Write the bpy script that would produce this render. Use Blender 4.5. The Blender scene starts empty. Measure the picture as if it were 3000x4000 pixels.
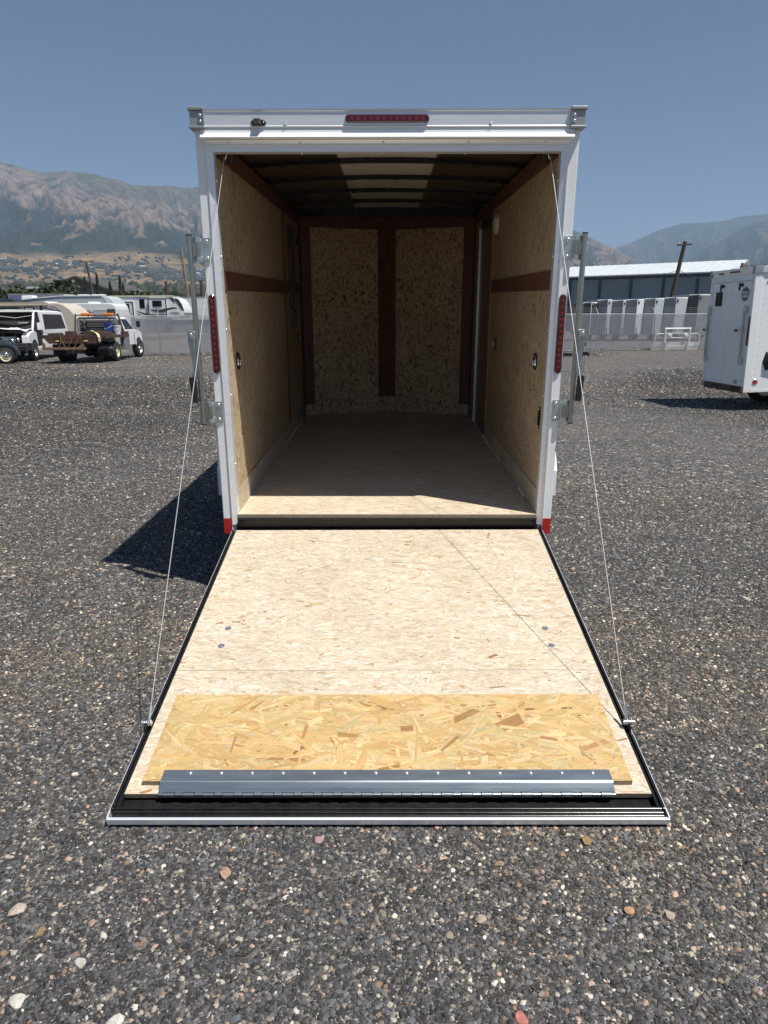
import bpy, math, random
import numpy as np
from mathutils import Matrix, Vector, Euler, noise
random.seed(7)
rng = np.random.default_rng(7)
PI = math.pi
S = bpy.context.scene
COL = S.collection

# ---------------------------------------------------------------- camera
cam_d = bpy.data.cameras.new('camera')
cam = bpy.data.objects.new('camera', cam_d)
COL.objects.link(cam)
cam.location = (0.002, -3.912, 1.584)
PITCH = math.radians(15.783)
YAW = 0.005
ROLL = 0.0042
cam.matrix_world = (Matrix.Translation(cam.location) @ Matrix.Rotation(YAW, 4, 'Z')
                    @ Matrix.Rotation(PI / 2 - PITCH, 4, 'X') @ Matrix.Rotation(-ROLL, 4, 'Z'))
cam_d.sensor_fit = 'VERTICAL'
cam_d.sensor_height = 36.0
cam_d.sensor_width = 27.0
cam_d.lens = 36.0 * 2671.2 / 4000.0
cam_d.clip_start = 0.05
cam_d.clip_end = 40000.0
S.camera = cam

# ---------------------------------------------------------------- sky and sun
SUN_TRAVEL = Vector((-0.347, 0.232, -0.909)).normalized()
to_sun = -SUN_TRAVEL
SUN_EL = math.asin(to_sun.z)
SUN_AZ = math.atan2(to_sun.x, to_sun.y)
world = bpy.data.worlds.new('World')
S.world = world
world.use_nodes = True
wn = world.node_tree
bg = wn.nodes.get('Background') or wn.nodes.new('ShaderNodeBackground')
sky = wn.nodes.new('ShaderNodeTexSky')
sky.sky_type = 'NISHITA'
sky.sun_disc = False
sky.sun_elevation = SUN_EL
sky.sun_rotation = SUN_AZ
sky.altitude = 1300
sky.air_density = 1.0
sky.dust_density = 0.4
sky.ozone_density = 4.5
wn.links.new(sky.outputs[0], bg.inputs[0])
bg.inputs[1].default_value = 0.055
sun_d = bpy.data.lights.new('sun', 'SUN')
sun_d.energy = 5.0
sun_d.angle = math.radians(0.5)
sun_d.color = (1.0, 0.955, 0.88)
sun = bpy.data.objects.new('sun', sun_d)
COL.objects.link(sun)
sun.rotation_euler = SUN_TRAVEL.to_track_quat('-Z', 'Y').to_euler()
S.view_settings.view_transform = 'Standard'
S.view_settings.look = 'None'
S.view_settings.exposure = 0.38
S.view_settings.gamma = 1.0
S.view_settings.use_curve_mapping = False
S.render.engine = 'CYCLES'
S.cycles.use_denoising = True
S.cycles.max_bounces = 12
S.cycles.diffuse_bounces = 8
S.cycles.glossy_bounces = 4
S.cycles.volume_bounces = 0
S.cycles.transparent_max_bounces = 12
S.cycles.sample_clamp_indirect = 6.0

# ---------------------------------------------------------------- materials
def node(nt, t, **kw):
    n = nt.nodes.new(t)
    for k, v in kw.items():
        if k.startswith('i_'):
            key = k[2:]
            key = int(key) if key.isdigit() else key.replace('_', ' ')
            n.inputs[key].default_value = v
        else:
            setattr(n, k, v)
    return n

def ramp(nt, stops, interp='LINEAR'):
    r = nt.nodes.new('ShaderNodeValToRGB')
    e = r.color_ramp.elements
    r.color_ramp.interpolation = interp
    while len(e) < len(stops):
        e.new(0.5)
    for i, (p, c) in enumerate(stops):
        e[i].position = p
        e[i].color = (c[0], c[1], c[2], 1)
    return r

def base_mat(name):
    m = bpy.data.materials.new(name)
    m.use_nodes = True
    nt = m.node_tree
    b = nt.nodes['Principled BSDF']
    return m, nt, b

def pm(name, col, rough=0.5, metal=0.0, var=0.06, scale=6.0, bump=0.0, bscale=60.0, stretch=None, spec=None, coat=0.0, dirt=0.0, dirtcol=(0.2, 0.17, 0.13)):
    m, nt, b = base_mat(name)
    L = nt.links
    tc = node(nt, 'ShaderNodeTexCoord')
    mp = node(nt, 'ShaderNodeMapping')
    if stretch:
        mp.inputs['Scale'].default_value = stretch
    L.new(tc.outputs['Object'], mp.inputs[0])
    n = node(nt, 'ShaderNodeTexNoise', i_Scale=scale, i_Detail=5.0, i_Roughness=0.6)
    L.new(mp.outputs[0], n.inputs['Vector'])
    lo = tuple(max(0, c * (1 - var)) for c in col)
    hi = tuple(min(1, c * (1 + var)) for c in col)
    r = ramp(nt, [(0.3, lo), (0.7, hi)])
    L.new(n.outputs[0], r.inputs[0])
    out = r.outputs[0]
    if dirt > 0:
        n2 = node(nt, 'ShaderNodeTexNoise', i_Scale=scale * 2.7, i_Detail=8.0, i_Roughness=0.7)
        L.new(tc.outputs['Object'], n2.inputs['Vector'])
        rr = ramp(nt, [(0.45, (0, 0, 0)), (0.75, (dirt, dirt, dirt))])
        L.new(n2.outputs[0], rr.inputs[0])
        mx = node(nt, 'ShaderNodeMix', data_type='RGBA')
        L.new(rr.outputs[0], mx.inputs[0])
        L.new(out, mx.inputs[6])
        mx.inputs[7].default_value = (*dirtcol, 1)
        out = mx.outputs[2]
    L.new(out, b.inputs['Base Color'])
    rg = node(nt, 'ShaderNodeMapRange', i_3=max(0.02, rough - 0.07), i_4=min(1, rough + 0.07))
    L.new(n.outputs[0], rg.inputs[0])
    L.new(rg.outputs[0], b.inputs['Roughness'])
    b.inputs['Metallic'].default_value = metal
    if spec is not None:
        b.inputs['Specular IOR Level'].default_value = spec
    b.inputs['Coat Weight'].default_value = coat
    if bump > 0:
        bn = node(nt, 'ShaderNodeTexNoise', i_Scale=bscale, i_Detail=4.0)
        L.new(mp.outputs[0], bn.inputs['Vector'])
        bp = node(nt, 'ShaderNodeBump', i_Strength=bump, i_Distance=0.01)
        L.new(bn.outputs[0], bp.inputs['Height'])
        L.new(bp.outputs[0], b.inputs['Normal'])
    return m

M = {}
M['white'] = pm('white_paint', (0.83, 0.85, 0.865), 0.32, var=0.03, scale=2.5, dirt=0.06, coat=0.3)
M['whitev'] = pm('white_vehicle', (0.78, 0.79, 0.80), 0.35, var=0.04, scale=1.2, dirt=0.12, dirtcol=(0.45, 0.42, 0.37))
M['alu'] = pm('mill_aluminium', (0.80, 0.81, 0.83), 0.36, 0.75, var=0.08, scale=3.0, stretch=(1, 1, 14), bump=0.04, bscale=70)
M['alux'] = pm('extruded_aluminium', (0.78, 0.80, 0.83), 0.42, 0.45, var=0.07, scale=4.0, stretch=(0.5, 12, 12), bump=0.04, bscale=70)
M['aluw'] = pm('painted_aluminium', (0.80, 0.81, 0.82), 0.4, 0.1, var=0.03, scale=4.0, stretch=(0.5, 6, 6))
M['cap'] = pm('grey_cast_cap', (0.34, 0.36, 0.38), 0.5, 0.5, var=0.06, scale=20, bump=0.1, bscale=200)
M['zinc'] = pm('zinc_plate', (0.56, 0.62, 0.64), 0.33, 0.85, var=0.16, scale=18, bump=0.03, bscale=60, dirt=0.3, dirtcol=(0.45, 0.43, 0.30))
M['tube'] = pm('galvanized_tube', (0.38, 0.39, 0.36), 0.30, 0.9, var=0.15, scale=6, stretch=(6, 6, 1))
M['bolt'] = pm('bolt_steel', (0.80, 0.80, 0.80), 0.25, 0.9, var=0.1, scale=90)
M['black'] = pm('black_rubber', (0.014, 0.014, 0.015), 0.5, var=0.3, scale=30, bump=0.05, bscale=150)
M['blackp'] = pm('black_paint', (0.012, 0.012, 0.013), 0.28, var=0.3, scale=15, bump=0.03, bscale=40, dirt=0.25, dirtcol=(0.06, 0.055, 0.05))
M['hinge'] = pm('galvanized_hinge', (0.33, 0.37, 0.41), 0.36, 0.85, var=0.08, scale=5, stretch=(1, 8, 8), bump=0.03, bscale=80)
M['polished'] = pm('polished_aluminium', (0.82, 0.82, 0.80), 0.3, 0.45, var=0.1, scale=5)
M['chrome'] = pm('chrome', (0.78, 0.79, 0.80), 0.12, 1.0, var=0.1, scale=8)
M['wire'] = pm('galvanized_wire', (0.50, 0.51, 0.52), 0.5, 0.15, var=0.1, scale=3)
M['steel'] = pm('galvanized_steel', (0.48, 0.49, 0.50), 0.45, 0.5, var=0.12, scale=3)
M['cable'] = pm('white_wire_rope', (0.52, 0.52, 0.53), 0.65, 0.35, var=0.08, scale=200)
M['wood'] = pm('stained_plywood', (0.155, 0.066, 0.044), 0.55, var=0.32, scale=5, stretch=(9, 9, 0.7), bump=0.08, bscale=30)
M['woodh'] = pm('stained_plywood_rail', (0.165, 0.072, 0.047), 0.55, var=0.28, scale=5, stretch=(9, 0.7, 9), bump=0.08, bscale=30)
M['ply'] = pm('plain_plywood', (0.42, 0.31, 0.19), 0.6, var=0.12, scale=4, stretch=(8, 8, 0.8))
M['paper'] = pm('paper', (0.62, 0.58, 0.50), 0.8, var=0.04, scale=5)
M['doorin'] = pm('brown_door_liner', (0.16, 0.115, 0.085), 0.35, var=0.15, scale=3, stretch=(6, 6, 0.6))
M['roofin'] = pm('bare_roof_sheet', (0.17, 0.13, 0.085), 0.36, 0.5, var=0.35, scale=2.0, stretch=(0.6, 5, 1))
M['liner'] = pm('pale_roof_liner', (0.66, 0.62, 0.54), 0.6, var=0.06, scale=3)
M['gap'] = pm('dark_gap', (0.01, 0.01, 0.01), 0.8)
M['vent'] = pm('white_plastic', (0.72, 0.68, 0.60), 0.45, var=0.05)
M['glass'] = pm('dark_window_glass', (0.012, 0.014, 0.018), 0.08, var=0.3, scale=1.5, spec=0.12)
M['glassg'] = pm('grey_window_glass', (0.05, 0.055, 0.06), 0.1, var=0.3, scale=1.5)
M['tyre'] = pm('tyre', (0.018, 0.018, 0.018), 0.8, var=0.3, scale=10, bump=0.2, bscale=30, dirt=0.3, dirtcol=(0.10, 0.09, 0.08))
M['rimw'] = pm('cream_rim', (0.62, 0.56, 0.40), 0.45, var=0.1, dirt=0.3)
M['rim'] = pm('steel_rim', (0.45, 0.45, 0.45), 0.35, 0.6, var=0.2, scale=9)
M['rust'] = pm('rusty_steel', (0.070, 0.042, 0.031), 0.85, var=0.5, scale=5, bump=0.2, bscale=30, dirt=0.6, dirtcol=(0.12, 0.062, 0.042))
M['rustl'] = pm('light_rusty_steel', (0.20, 0.115, 0.080), 0.85, var=0.4, scale=7, bump=0.2, bscale=30)
M['diamond'] = pm('aluminium_rack', (0.30, 0.29, 0.27), 0.45, 0.4, var=0.15, scale=12)
M['amber'] = pm('amber_lens', (0.72, 0.20, 0.02), 0.25, var=0.25, scale=18)
M['blue'] = pm('blue_plastic', (0.02, 0.045, 0.30), 0.4, var=0.1)
M['wplastic'] = pm('white_bucket_plastic', (0.62, 0.64, 0.66), 0.45, var=0.08)
M['strap'] = pm('yellow_webbing', (0.62, 0.55, 0.30), 0.8, var=0.15)
M['darkcar'] = pm('dark_blue_grey_paint', (0.022, 0.028, 0.038), 0.3, var=0.2, scale=2, coat=0.3, dirt=0.3, dirtcol=(0.08, 0.08, 0.08))
M['bumper'] = pm('dark_plastic_bumper', (0.028, 0.032, 0.038), 0.5, var=0.2, scale=4, dirt=0.2)
M['engine'] = pm('engine_bay', (0.035, 0.034, 0.032), 0.55, 0.3, var=0.9, scale=8)
M['beige'] = pm('beige_panel', (0.55, 0.50, 0.42), 0.45, var=0.05, scale=1.5, dirt=0.15)
M['tanroof'] = pm('tan_roof_membrane', (0.46, 0.40, 0.29), 0.7, var=0.1, scale=2, dirt=0.3)
M['rvwhite'] = pm('rv_fibreglass', (0.72, 0.74, 0.75), 0.35, var=0.04, scale=0.8, dirt=0.1, dirtcol=(0.5, 0.48, 0.44))
M['rvgrey'] = pm('rv_grey_panel', (0.46, 0.50, 0.52), 0.4, var=0.05, scale=0.8)
M['decal_b'] = pm('black_decal', (0.02, 0.02, 0.022), 0.4, var=0.2)
M['decal_g'] = pm('grey_decal', (0.28, 0.30, 0.32), 0.4, var=0.1)
M['cream'] = pm('cream_trim', (0.66, 0.60, 0.45), 0.5, var=0.06)
M['metalroof'] = pm('white_metal_roof', (0.62, 0.65, 0.68), 0.45, 0.1, var=0.05, scale=0.6, stretch=(3, 0.3, 0.3))
M['shed'] = pm('blue_grey_cladding', (0.19, 0.235, 0.275), 0.55, var=0.08, scale=0.5, stretch=(1, 1, 0.2))
M['shedtrim'] = pm('navy_column', (0.035, 0.055, 0.10), 0.5, var=0.1)
M['darkbarn'] = pm('dark_grey_siding', (0.072, 0.070, 0.070), 0.8, var=0.1, scale=0.4)
M['greypanel'] = pm('grey_skin_and_shade', (0.24, 0.25, 0.27), 0.4, 0.2, var=0.08, scale=1)  # also paints in shade: left trailer noses, band below camper and semi
M['greydark'] = pm('charcoal_trailer_skin', (0.075, 0.075, 0.078), 0.4, 0.2, var=0.1, scale=1)
M['polew'] = pm('weathered_pole', (0.24, 0.16, 0.10), 0.9, var=0.3, scale=3, stretch=(10, 10, 0.5), bump=0.2, bscale=30)
M['poled'] = pm('dark_pole', (0.065, 0.045, 0.038), 0.85, var=0.3, scale=3, stretch=(10, 10, 0.5))
M['bark'] = pm('bark', (0.07, 0.05, 0.035), 0.95, var=0.4, scale=6, bump=0.4, bscale=20)
M['mount_red'] = pm('red_ink', (0.42, 0.012, 0.02), 0.4, var=0.08)
M['sticker'] = pm('grey_sticker', (0.10, 0.11, 0.125), 0.45, var=0.1)
M['stickert'] = pm('sticker_lettering', (0.80, 0.80, 0.80), 0.5, var=0.05)
M['house'] = pm('house_wall', (0.34, 0.31, 0.28), 0.8, var=0.2, scale=0.05)
M['housew'] = pm('pale_house_wall', (0.56, 0.54, 0.50), 0.8, var=0.1, scale=0.05)
M['houser'] = pm('house_roof', (0.06, 0.055, 0.058), 0.85, var=0.3, scale=0.05)
M['chain'] = pm('rusty_chain', (0.14, 0.09, 0.055), 0.8, 0.2, var=0.4, scale=20)
M['mudflap'] = pm('mudflap_rubber', (0.012, 0.012, 0.013), 0.7, var=0.3)
M['oldpaint'] = pm('primer_grey', (0.20, 0.21, 0.22), 0.5, var=0.2)

def red_lens(name, col, rough):
    m, nt, b = base_mat(name)
    L = nt.links
    tc = node(nt, 'ShaderNodeTexCoord')
    v = node(nt, 'ShaderNodeTexVoronoi', i_Scale=260.0)
    L.new(tc.outputs['Object'], v.inputs['Vector'])
    r = ramp(nt, [(0.0, tuple(c * 1.35 for c in col)), (0.8, tuple(c * 0.6 for c in col))])
    L.new(v.outputs['Distance'], r.inputs[0])
    L.new(r.outputs[0], b.inputs['Base Color'])
    b.inputs['Roughness'].default_value = rough
    b.inputs['Coat Weight'].default_value = 0.8
    b.inputs['Coat Roughness'].default_value = 0.06
    return m
M['lens'] = red_lens('red_lamp_lens', (0.065, 0.001, 0.004), 0.15)
M['led'] = red_lens('red_led_cell', (0.27, 0.003, 0.012), 0.16)
M['reflector'] = red_lens('red_reflective_tape', (0.52, 0.012, 0.012), 0.4)
M['yellowlens'] = pm('yellow_lens', (0.62, 0.52, 0.18), 0.3, var=0.1)

def osb_mat(name, rough=0.55, contrast=0.35, bump=0.15):
    m, nt, b = base_mat(name)
    L = nt.links
    at = node(nt, 'ShaderNodeAttribute', attribute_name='Col')
    gr = node(nt, 'ShaderNodeAttribute', attribute_name='Grain')
    n = node(nt, 'ShaderNodeTexNoise', i_Scale=1.0, i_Detail=4.0, i_Roughness=0.65)
    L.new(gr.outputs['Vector'], n.inputs['Vector'])
    r = ramp(nt, [(0.3, (1 - contrast,) * 3), (0.72, (1.12,) * 3)])
    L.new(n.outputs[0], r.inputs[0])
    mx = node(nt, 'ShaderNodeMix', data_type='RGBA', blend_type='MULTIPLY')
    mx.inputs[0].default_value = 1.0
    L.new(at.outputs['Color'], mx.inputs[6])
    L.new(r.outputs[0], mx.inputs[7])
    tc = node(nt, 'ShaderNodeTexCoord')
    n3 = node(nt, 'ShaderNodeTexNoise', i_Scale=2.2, i_Detail=3.0)
    L.new(tc.outputs['Object'], n3.inputs['Vector'])
    r3 = ramp(nt, [(0.3, (0.90, 0.88, 0.85)), (0.7, (1.05, 1.05, 1.06))])
    L.new(n3.outputs[0], r3.inputs[0])
    mx2 = node(nt, 'ShaderNodeMix', data_type='RGBA', blend_type='MULTIPLY')
    mx2.inputs[0].default_value = 1.0
    L.new(mx.outputs[2], mx2.inputs[6])
    L.new(r3.outputs[0], mx2.inputs[7])
    n5 = node(nt, 'ShaderNodeTexNoise', i_Scale=4.5, i_Detail=9.0, i_Roughness=0.72)
    L.new(tc.outputs['Object'], n5.inputs['Vector'])
    r5_ = ramp(nt, [(0.52, (0, 0, 0)), (0.75, (0.28, 0.28, 0.28))])
    L.new(n5.outputs[0], r5_.inputs[0])
    mp6 = node(nt, 'ShaderNodeMapping'); mp6.inputs['Scale'].default_value = (26, 1.3, 1); mp6.inputs['Rotation'].default_value = (0, 0, 0.12)
    n6 = node(nt, 'ShaderNodeTexNoise', i_Scale=1.0, i_Detail=3.0)
    L.new(tc.outputs['Object'], mp6.inputs[0]); L.new(mp6.outputs[0], n6.inputs['Vector'])
    r6_ = ramp(nt, [(0.66, (0, 0, 0)), (0.74, (0.16, 0.16, 0.16))])
    L.new(n6.outputs[0], r6_.inputs[0])
    ad6 = node(nt, 'ShaderNodeMath', operation='ADD'); L.new(r5_.outputs[0], ad6.inputs[0]); L.new(r6_.outputs[0], ad6.inputs[1])
    mx3 = node(nt, 'ShaderNodeMix', data_type='RGBA')
    L.new(ad6.outputs[0], mx3.inputs[0]); L.new(mx2.outputs[2], mx3.inputs[6]); mx3.inputs[7].default_value = (0.36, 0.31, 0.25, 1)
    L.new(mx3.outputs[2], b.inputs['Base Color'])
    b.inputs['Roughness'].default_value = rough
    b.inputs['Specular IOR Level'].default_value = 0.3
    bp = node(nt, 'ShaderNodeBump', i_Strength=bump, i_Distance=0.002)
    L.new(n.outputs[0], bp.inputs['Height'])
    L.new(bp.outputs[0], b.inputs['Normal'])
    return m
M['osb'] = osb_mat('strand_board')

# ---------------------------------------------------------------- mesh helpers
class MB:
    def __init__(self):
        self.v = []; self.f = []; self.mi = []; self.m = 0
    def add(self, vs, fs):
        o = len(self.v)
        self.v += [tuple(p) for p in vs]
        self.f += [tuple(i + o for i in f) for f in fs]
        self.mi += [self.m] * len(fs)
        return self
    def hexa(self, p):     # 4 bottom ccw, 4 top ccw
        return self.add(p, [(3, 2, 1, 0), (4, 5, 6, 7), (0, 1, 5, 4), (1, 2, 6, 5), (2, 3, 7, 6), (3, 0, 4, 7)])
    def box(self, x0, x1, y0, y1, z0, z1):
        x0, x1 = min(x0, x1), max(x0, x1); y0, y1 = min(y0, y1), max(y0, y1); z0, z1 = min(z0, z1), max(z0, z1)
        return self.hexa([(x0, y0, z0), (x1, y0, z0), (x1, y1, z0), (x0, y1, z0), (x0, y0, z1), (x1, y0, z1), (x1, y1, z1), (x0, y1, z1)])
    def rbox(self, mat, sx, sy, sz):
        vs = [mat @ Vector((a * sx / 2, b * sy / 2, c * sz / 2)) for c in (-1, 1) for a, b in ((-1, -1), (1, -1), (1, 1), (-1, 1))]
        return self.hexa(vs)
    def bar(self, p0, p1, w, d=None, up=(0, 0, 1)):
        p0, p1 = Vector(p0), Vector(p1); d = d or w
        ax = (p1 - p0); L_ = ax.length; ax.normalize()
        u = Vector(up)
        if abs(ax.dot(u)) > 0.95: u = Vector((0, 1, 0))
        s = ax.cross(u).normalized(); u2 = s.cross(ax)
        m4 = Matrix.Translation((p0 + p1) / 2) @ Matrix((s, ax, u2)).transposed().to_4x4()
        return self.rbox(m4, w, L_, d)
    def tube(self, pts, r, n=10, cap=True):
        pts = [Vector(p) for p in pts]
        rs = r if isinstance(r, (list, tuple)) else [r] * len(pts)
        prev = None; rings = []
        for i, p in enumerate(pts):
            t = (pts[min(i + 1, len(pts) - 1)] - pts[max(i - 1, 0)]).normalized()
            if prev is None:
                a = Vector((0, 0, 1)) if abs(t.z) < 0.9 else Vector((1, 0, 0))
                s = t.cross(a).normalized()
            else:
                s = (prev - t * prev.dot(t)).normalized()
            prev = s; q = t.cross(s)
            rings.append([p + (s * math.cos(2 * PI * k / n) + q * math.sin(2 * PI * k / n)) * rs[i] for k in range(n)])
        vs = [v for rg in rings for v in rg]; fs = []
        for i in range(len(pts) - 1):
            for k in range(n):
                a = i * n + k; b2 = i * n + (k + 1) % n
                fs.append((a, b2, b2 + n, a + n))
        if cap:
            fs.append(tuple(range(n))[::-1]); fs.append(tuple(range((len(pts) - 1) * n, len(pts) * n)))
        return self.add(vs, fs)
    def cyl(self, p0, p1, r, n=14, r1=None):
        return self.tube([p0, p1], [r, r if r1 is None else r1], n)
    def prism(self, prof, axis, a0, a1):
        # prof: list of 2D points; extruded along axis (0: prof=(y,z); 1: prof=(x,z); 2: prof=(x,y))
        n = len(prof)
        def mk(p, t):
            if axis == 0: return (t, p[0], p[1])
            if axis == 1: return (p[0], t, p[1])
            return (p[0], p[1], t)
        vs = [mk(p, a0) for p in prof] + [mk(p, a1) for p in prof]
        fs = [(i, (i + 1) % n, (i + 1) % n + n, i + n) for i in range(n)]
        fs += [tuple(range(n))[::-1], tuple(range(n, 2 * n))]
        return self.add(vs, fs)
    def dome(self, c, r, nrm, h=None, n=12, k=4):
        c = Vector(c); nrm = Vector(nrm).normalized(); h = r if h is None else h
        a = Vector((0, 0, 1)) if abs(nrm.z) < 0.9 else Vector((1, 0, 0))
        s = nrm.cross(a).normalized(); q = nrm.cross(s); vs = []; fs = []
        for j in range(k):
            t = j / k * PI / 2
            vs += [c + (s * math.cos(2 * PI * i / n) + q * math.sin(2 * PI * i / n)) * r * math.cos(t) + nrm * h * math.sin(t) for i in range(n)]
        vs.append(c + nrm * h)
        for j in range(k - 1):
            fs += [(j * n + i, j * n + (i + 1) % n, (j + 1) * n + (i + 1) % n, (j + 1) * n + i) for i in range(n)]
        fs += [((k - 1) * n + i, (k - 1) * n + (i + 1) % n, k * n) for i in range(n)]
        fs.append(tuple(range(n))[::-1])
        return self.add(vs, fs)
    def capsule(self, p0, p1, r, nrm, depth, n=8):   # flat stadium plate of given depth, ends round
        p0, p1, nrm = Vector(p0), Vector(p1), Vector(nrm).normalized()
        ax = (p1 - p0).normalized(); s = ax.cross(nrm)
        pr = []
        for i in range(n + 1):
            t = -PI / 2 + PI * i / n
            pr.append(p1 + (ax * math.cos(t) + s * math.sin(t)) * r)
        for i in range(n + 1):
            t = PI / 2 + PI * i / n
            pr.append(p0 + (ax * math.cos(t) + s * math.sin(t)) * r)
        k = len(pr); inn = [p + (((p0 + p1) / 2) - p) * 0 for p in pr]
        c0 = []
        for p in pr:   # inset top ring for a soft edge
            q = p0 + ax * min(max((p - p0).dot(ax), 0), (p1 - p0).length)
            c0.append(q + (p - q) * 0.72 + nrm * depth)
        vs = pr + [p + nrm * depth * 0.6 for p in pr] + c0
        fs = []
        for lv in (0, 1):
            fs += [(lv * k + i, lv * k + (i + 1) % k, (lv + 1) * k + (i + 1) % k, (lv + 1) * k + i) for i in range(k)]
        fs.append(tuple(range(2 * k, 3 * k))); fs.append(tuple(range(k))[::-1])
        return self.add(vs, fs)
    def mesh(self, name, mats, smooth=False):
        me = bpy.data.meshes.new(name)
        me.from_pydata(self.v, [], self.f)
        mats = mats if isinstance(mats, (list, tuple)) else [mats]
        for m in mats: me.materials.append(M[m] if isinstance(m, str) else m)
        if len(mats) > 1: me.polygons.foreach_set('material_index', self.mi)
        me.validate()
        import bmesh as _b
        bm = _b.new(); bm.from_mesh(me); _b.ops.recalc_face_normals(bm, faces=bm.faces); bm.to_mesh(me); bm.free()
        if smooth:
            me.polygons.foreach_set('use_smooth', [True] * len(me.polygons))
            try: me.set_sharp_from_angle(angle=math.radians(38))
            except Exception: pass
        me.update()
        return me
    def build(self, name, mats, parent=None, smooth=False, bevel=0.0, label=None, loc=None, rotz=None, kind=None):
        o = bpy.data.objects.new(name, self.mesh(name, mats, smooth))
        COL.objects.link(o)
        if parent is not None: o.parent = parent
        if loc is not None: o.location = loc
        if rotz is not None: o.rotation_euler = (0, 0, rotz)
        if bevel > 0:
            bv = o.modifiers.new('bevel', 'BEVEL'); bv.width = bevel; bv.segments = 2; bv.limit_method = 'ANGLE'; bv.angle_limit = math.radians(40)
        if label: o['label'] = label
        if kind: o['kind'] = kind
        return o

def place(name, me, parent, loc=(0, 0, 0), rot=None):
    o = bpy.data.objects.new(name, me); COL.objects.link(o)
    o.parent = parent; o.location = loc
    if rot is not None: o.rotation_euler = rot
    return o
def tag(o, label, cat, group=None):
    o['label'] = label; o['category'] = cat
    if group: o['group'] = group
    return o
def empty(name, loc=(0, 0, 0), rotz=0.0, label=None, cat=None, group=None, scale=1.0):
    o = bpy.data.objects.new(name, None); COL.objects.link(o)
    o.empty_display_size = 0.2
    o.location = loc; o.rotation_euler = (0, 0, rotz); o.scale = (scale,) * 3
    if label: tag(o, label, cat, group)
    return o
def text(name, body, size, mat, parent, loc, rot, extrude=0.001, shear=0.0, sx=1.0, off=0.0):
    cu = bpy.data.curves.new(name, 'FONT'); cu.body = body; cu.size = size; cu.extrude = extrude; cu.shear = shear; cu.offset = off
    cu.align_x = 'CENTER'; cu.align_y = 'CENTER'
    cu.materials.append(M[mat])
    o = bpy.data.objects.new(name, cu); COL.objects.link(o); o.parent = parent; o.location = loc; o.rotation_euler = rot; o.scale = (sx, 1, 1)
    return o

def osb_board(name, parent, mat4, w, h, t, n, length, width, pal, ang=0.0, sd=0.3, wild=0.15, seed=1, base=None, edge=(0.30, 0.23, 0.15), relief=0.0006, z0=0.0, label=None):
    """board of real flakes: u in 0..w, v in 0..h, faces up +z, flakes are thin polygons pressed in the surface"""
    r = np.random.default_rng(seed)
    pal = np.array(pal, float)
    base = pal[0, :3] if base is None else np.array(base)
    cx = r.uniform(0, w, n); cy = r.uniform(0, h, n)
    a = ang + r.normal(0, sd, n)
    wl = r.random(n) < wild
    a[wl] = r.uniform(0, PI, wl.sum())
    L_ = length * r.lognormal(0, 0.4, n); W_ = width * r.lognormal(0, 0.45, n)
    W_ = np.minimum(W_, L_ * 0.7)
    sk = r.uniform(-0.35, 0.35, (2, n))
    ca, sa = np.cos(a), np.sin(a)
    V = np.zeros((n, 4, 3)); G = np.zeros((n, 4, 3)); sd3 = r.uniform(0, 500, n)
    for k, (su, sv) in enumerate(((-1, -1), (1, -1), (1, 1), (-1, 1))):
        uu = su * L_ / 2 * (1 + sk[0] * sv * 0.5 * np.minimum(1, W_ / L_ * 4)); vv = sv * W_ / 2 * (1 + sk[1] * su)
        V[:, k, 0] = np.clip(cx + uu * ca - vv * sa, 0.0005, w - 0.0005)
        V[:, k, 1] = np.clip(cy + uu * sa + vv * ca, 0.0005, h - 0.0005)
        G[:, k, 0] = uu * 14; G[:, k, 1] = vv * 330; G[:, k, 2] = sd3
    zz = r.uniform(0.00005, relief, n)
    V[:, :, 2] = zz[:, None] + z0
    pr = pal[:, 3] / pal[:, 3].sum()
    ci = r.choice(len(pal), n, p=pr)
    C = pal[ci, :3] * r.uniform(0.86, 1.12, (n, 1)) * r.uniform(0.97, 1.03, (n, 3))
    C = np.clip(C, 0, 1)
    bx = np.array([(0, 0, -t), (w, 0, -t), (w, h, -t), (0, h, -t), (0, 0, 0), (w, 0, 0), (w, h, 0), (0, h, 0)], float)
    faces = [(3, 2, 1, 0), (4, 5, 6, 7), (0, 1, 5, 4), (1, 2, 6, 5), (2, 3, 7, 6), (3, 0, 4, 7)]
    bv = np.array([bx[i] for f in faces for i in f])
    bc = np.array([(edge if fi != 1 else base) for fi in range(6) for _ in range(4)])
    bgr = np.stack([bv[:, 0] * 40 + bv[:, 1] * 40, bv[:, 2] * 900, bv[:, 1] * 5], 1)
    allv = np.concatenate([bv, V.reshape(-1, 3)])
    allc = np.concatenate([bc, np.repeat(C, 4, 0)])
    allg = np.concatenate([bgr, G.reshape(-1, 3)])
    nq = 6 + n
    me = bpy.data.meshes.new(name)
    me.vertices.add(len(allv)); me.vertices.foreach_set('co', allv.astype(np.float32).ravel())
    me.loops.add(nq * 4); me.loops.foreach_set('vertex_index', np.arange(nq * 4, dtype=np.int32))
    me.polygons.add(nq); me.polygons.foreach_set('loop_start', (np.arange(nq) * 4).astype(np.int32))
    me.update(calc_edges=True); me.validate()
    ca_ = me.attributes.new('Col', 'FLOAT_COLOR', 'POINT')
    ca_.data.foreach_set('color', np.concatenate([allc, np.ones((len(allc), 1))], 1).astype(np.float32).ravel())
    ga = me.attributes.new('Grain', 'FLOAT_VECTOR', 'POINT')
    ga.data.foreach_set('vector', allg.astype(np.float32).ravel())
    me.materials.append(M['osb'])
    o = bpy.data.objects.new(name, me); COL.objects.link(o)
    o.parent = parent
    o.matrix_local = mat4
    if label: o['label'] = label
    return o
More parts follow.
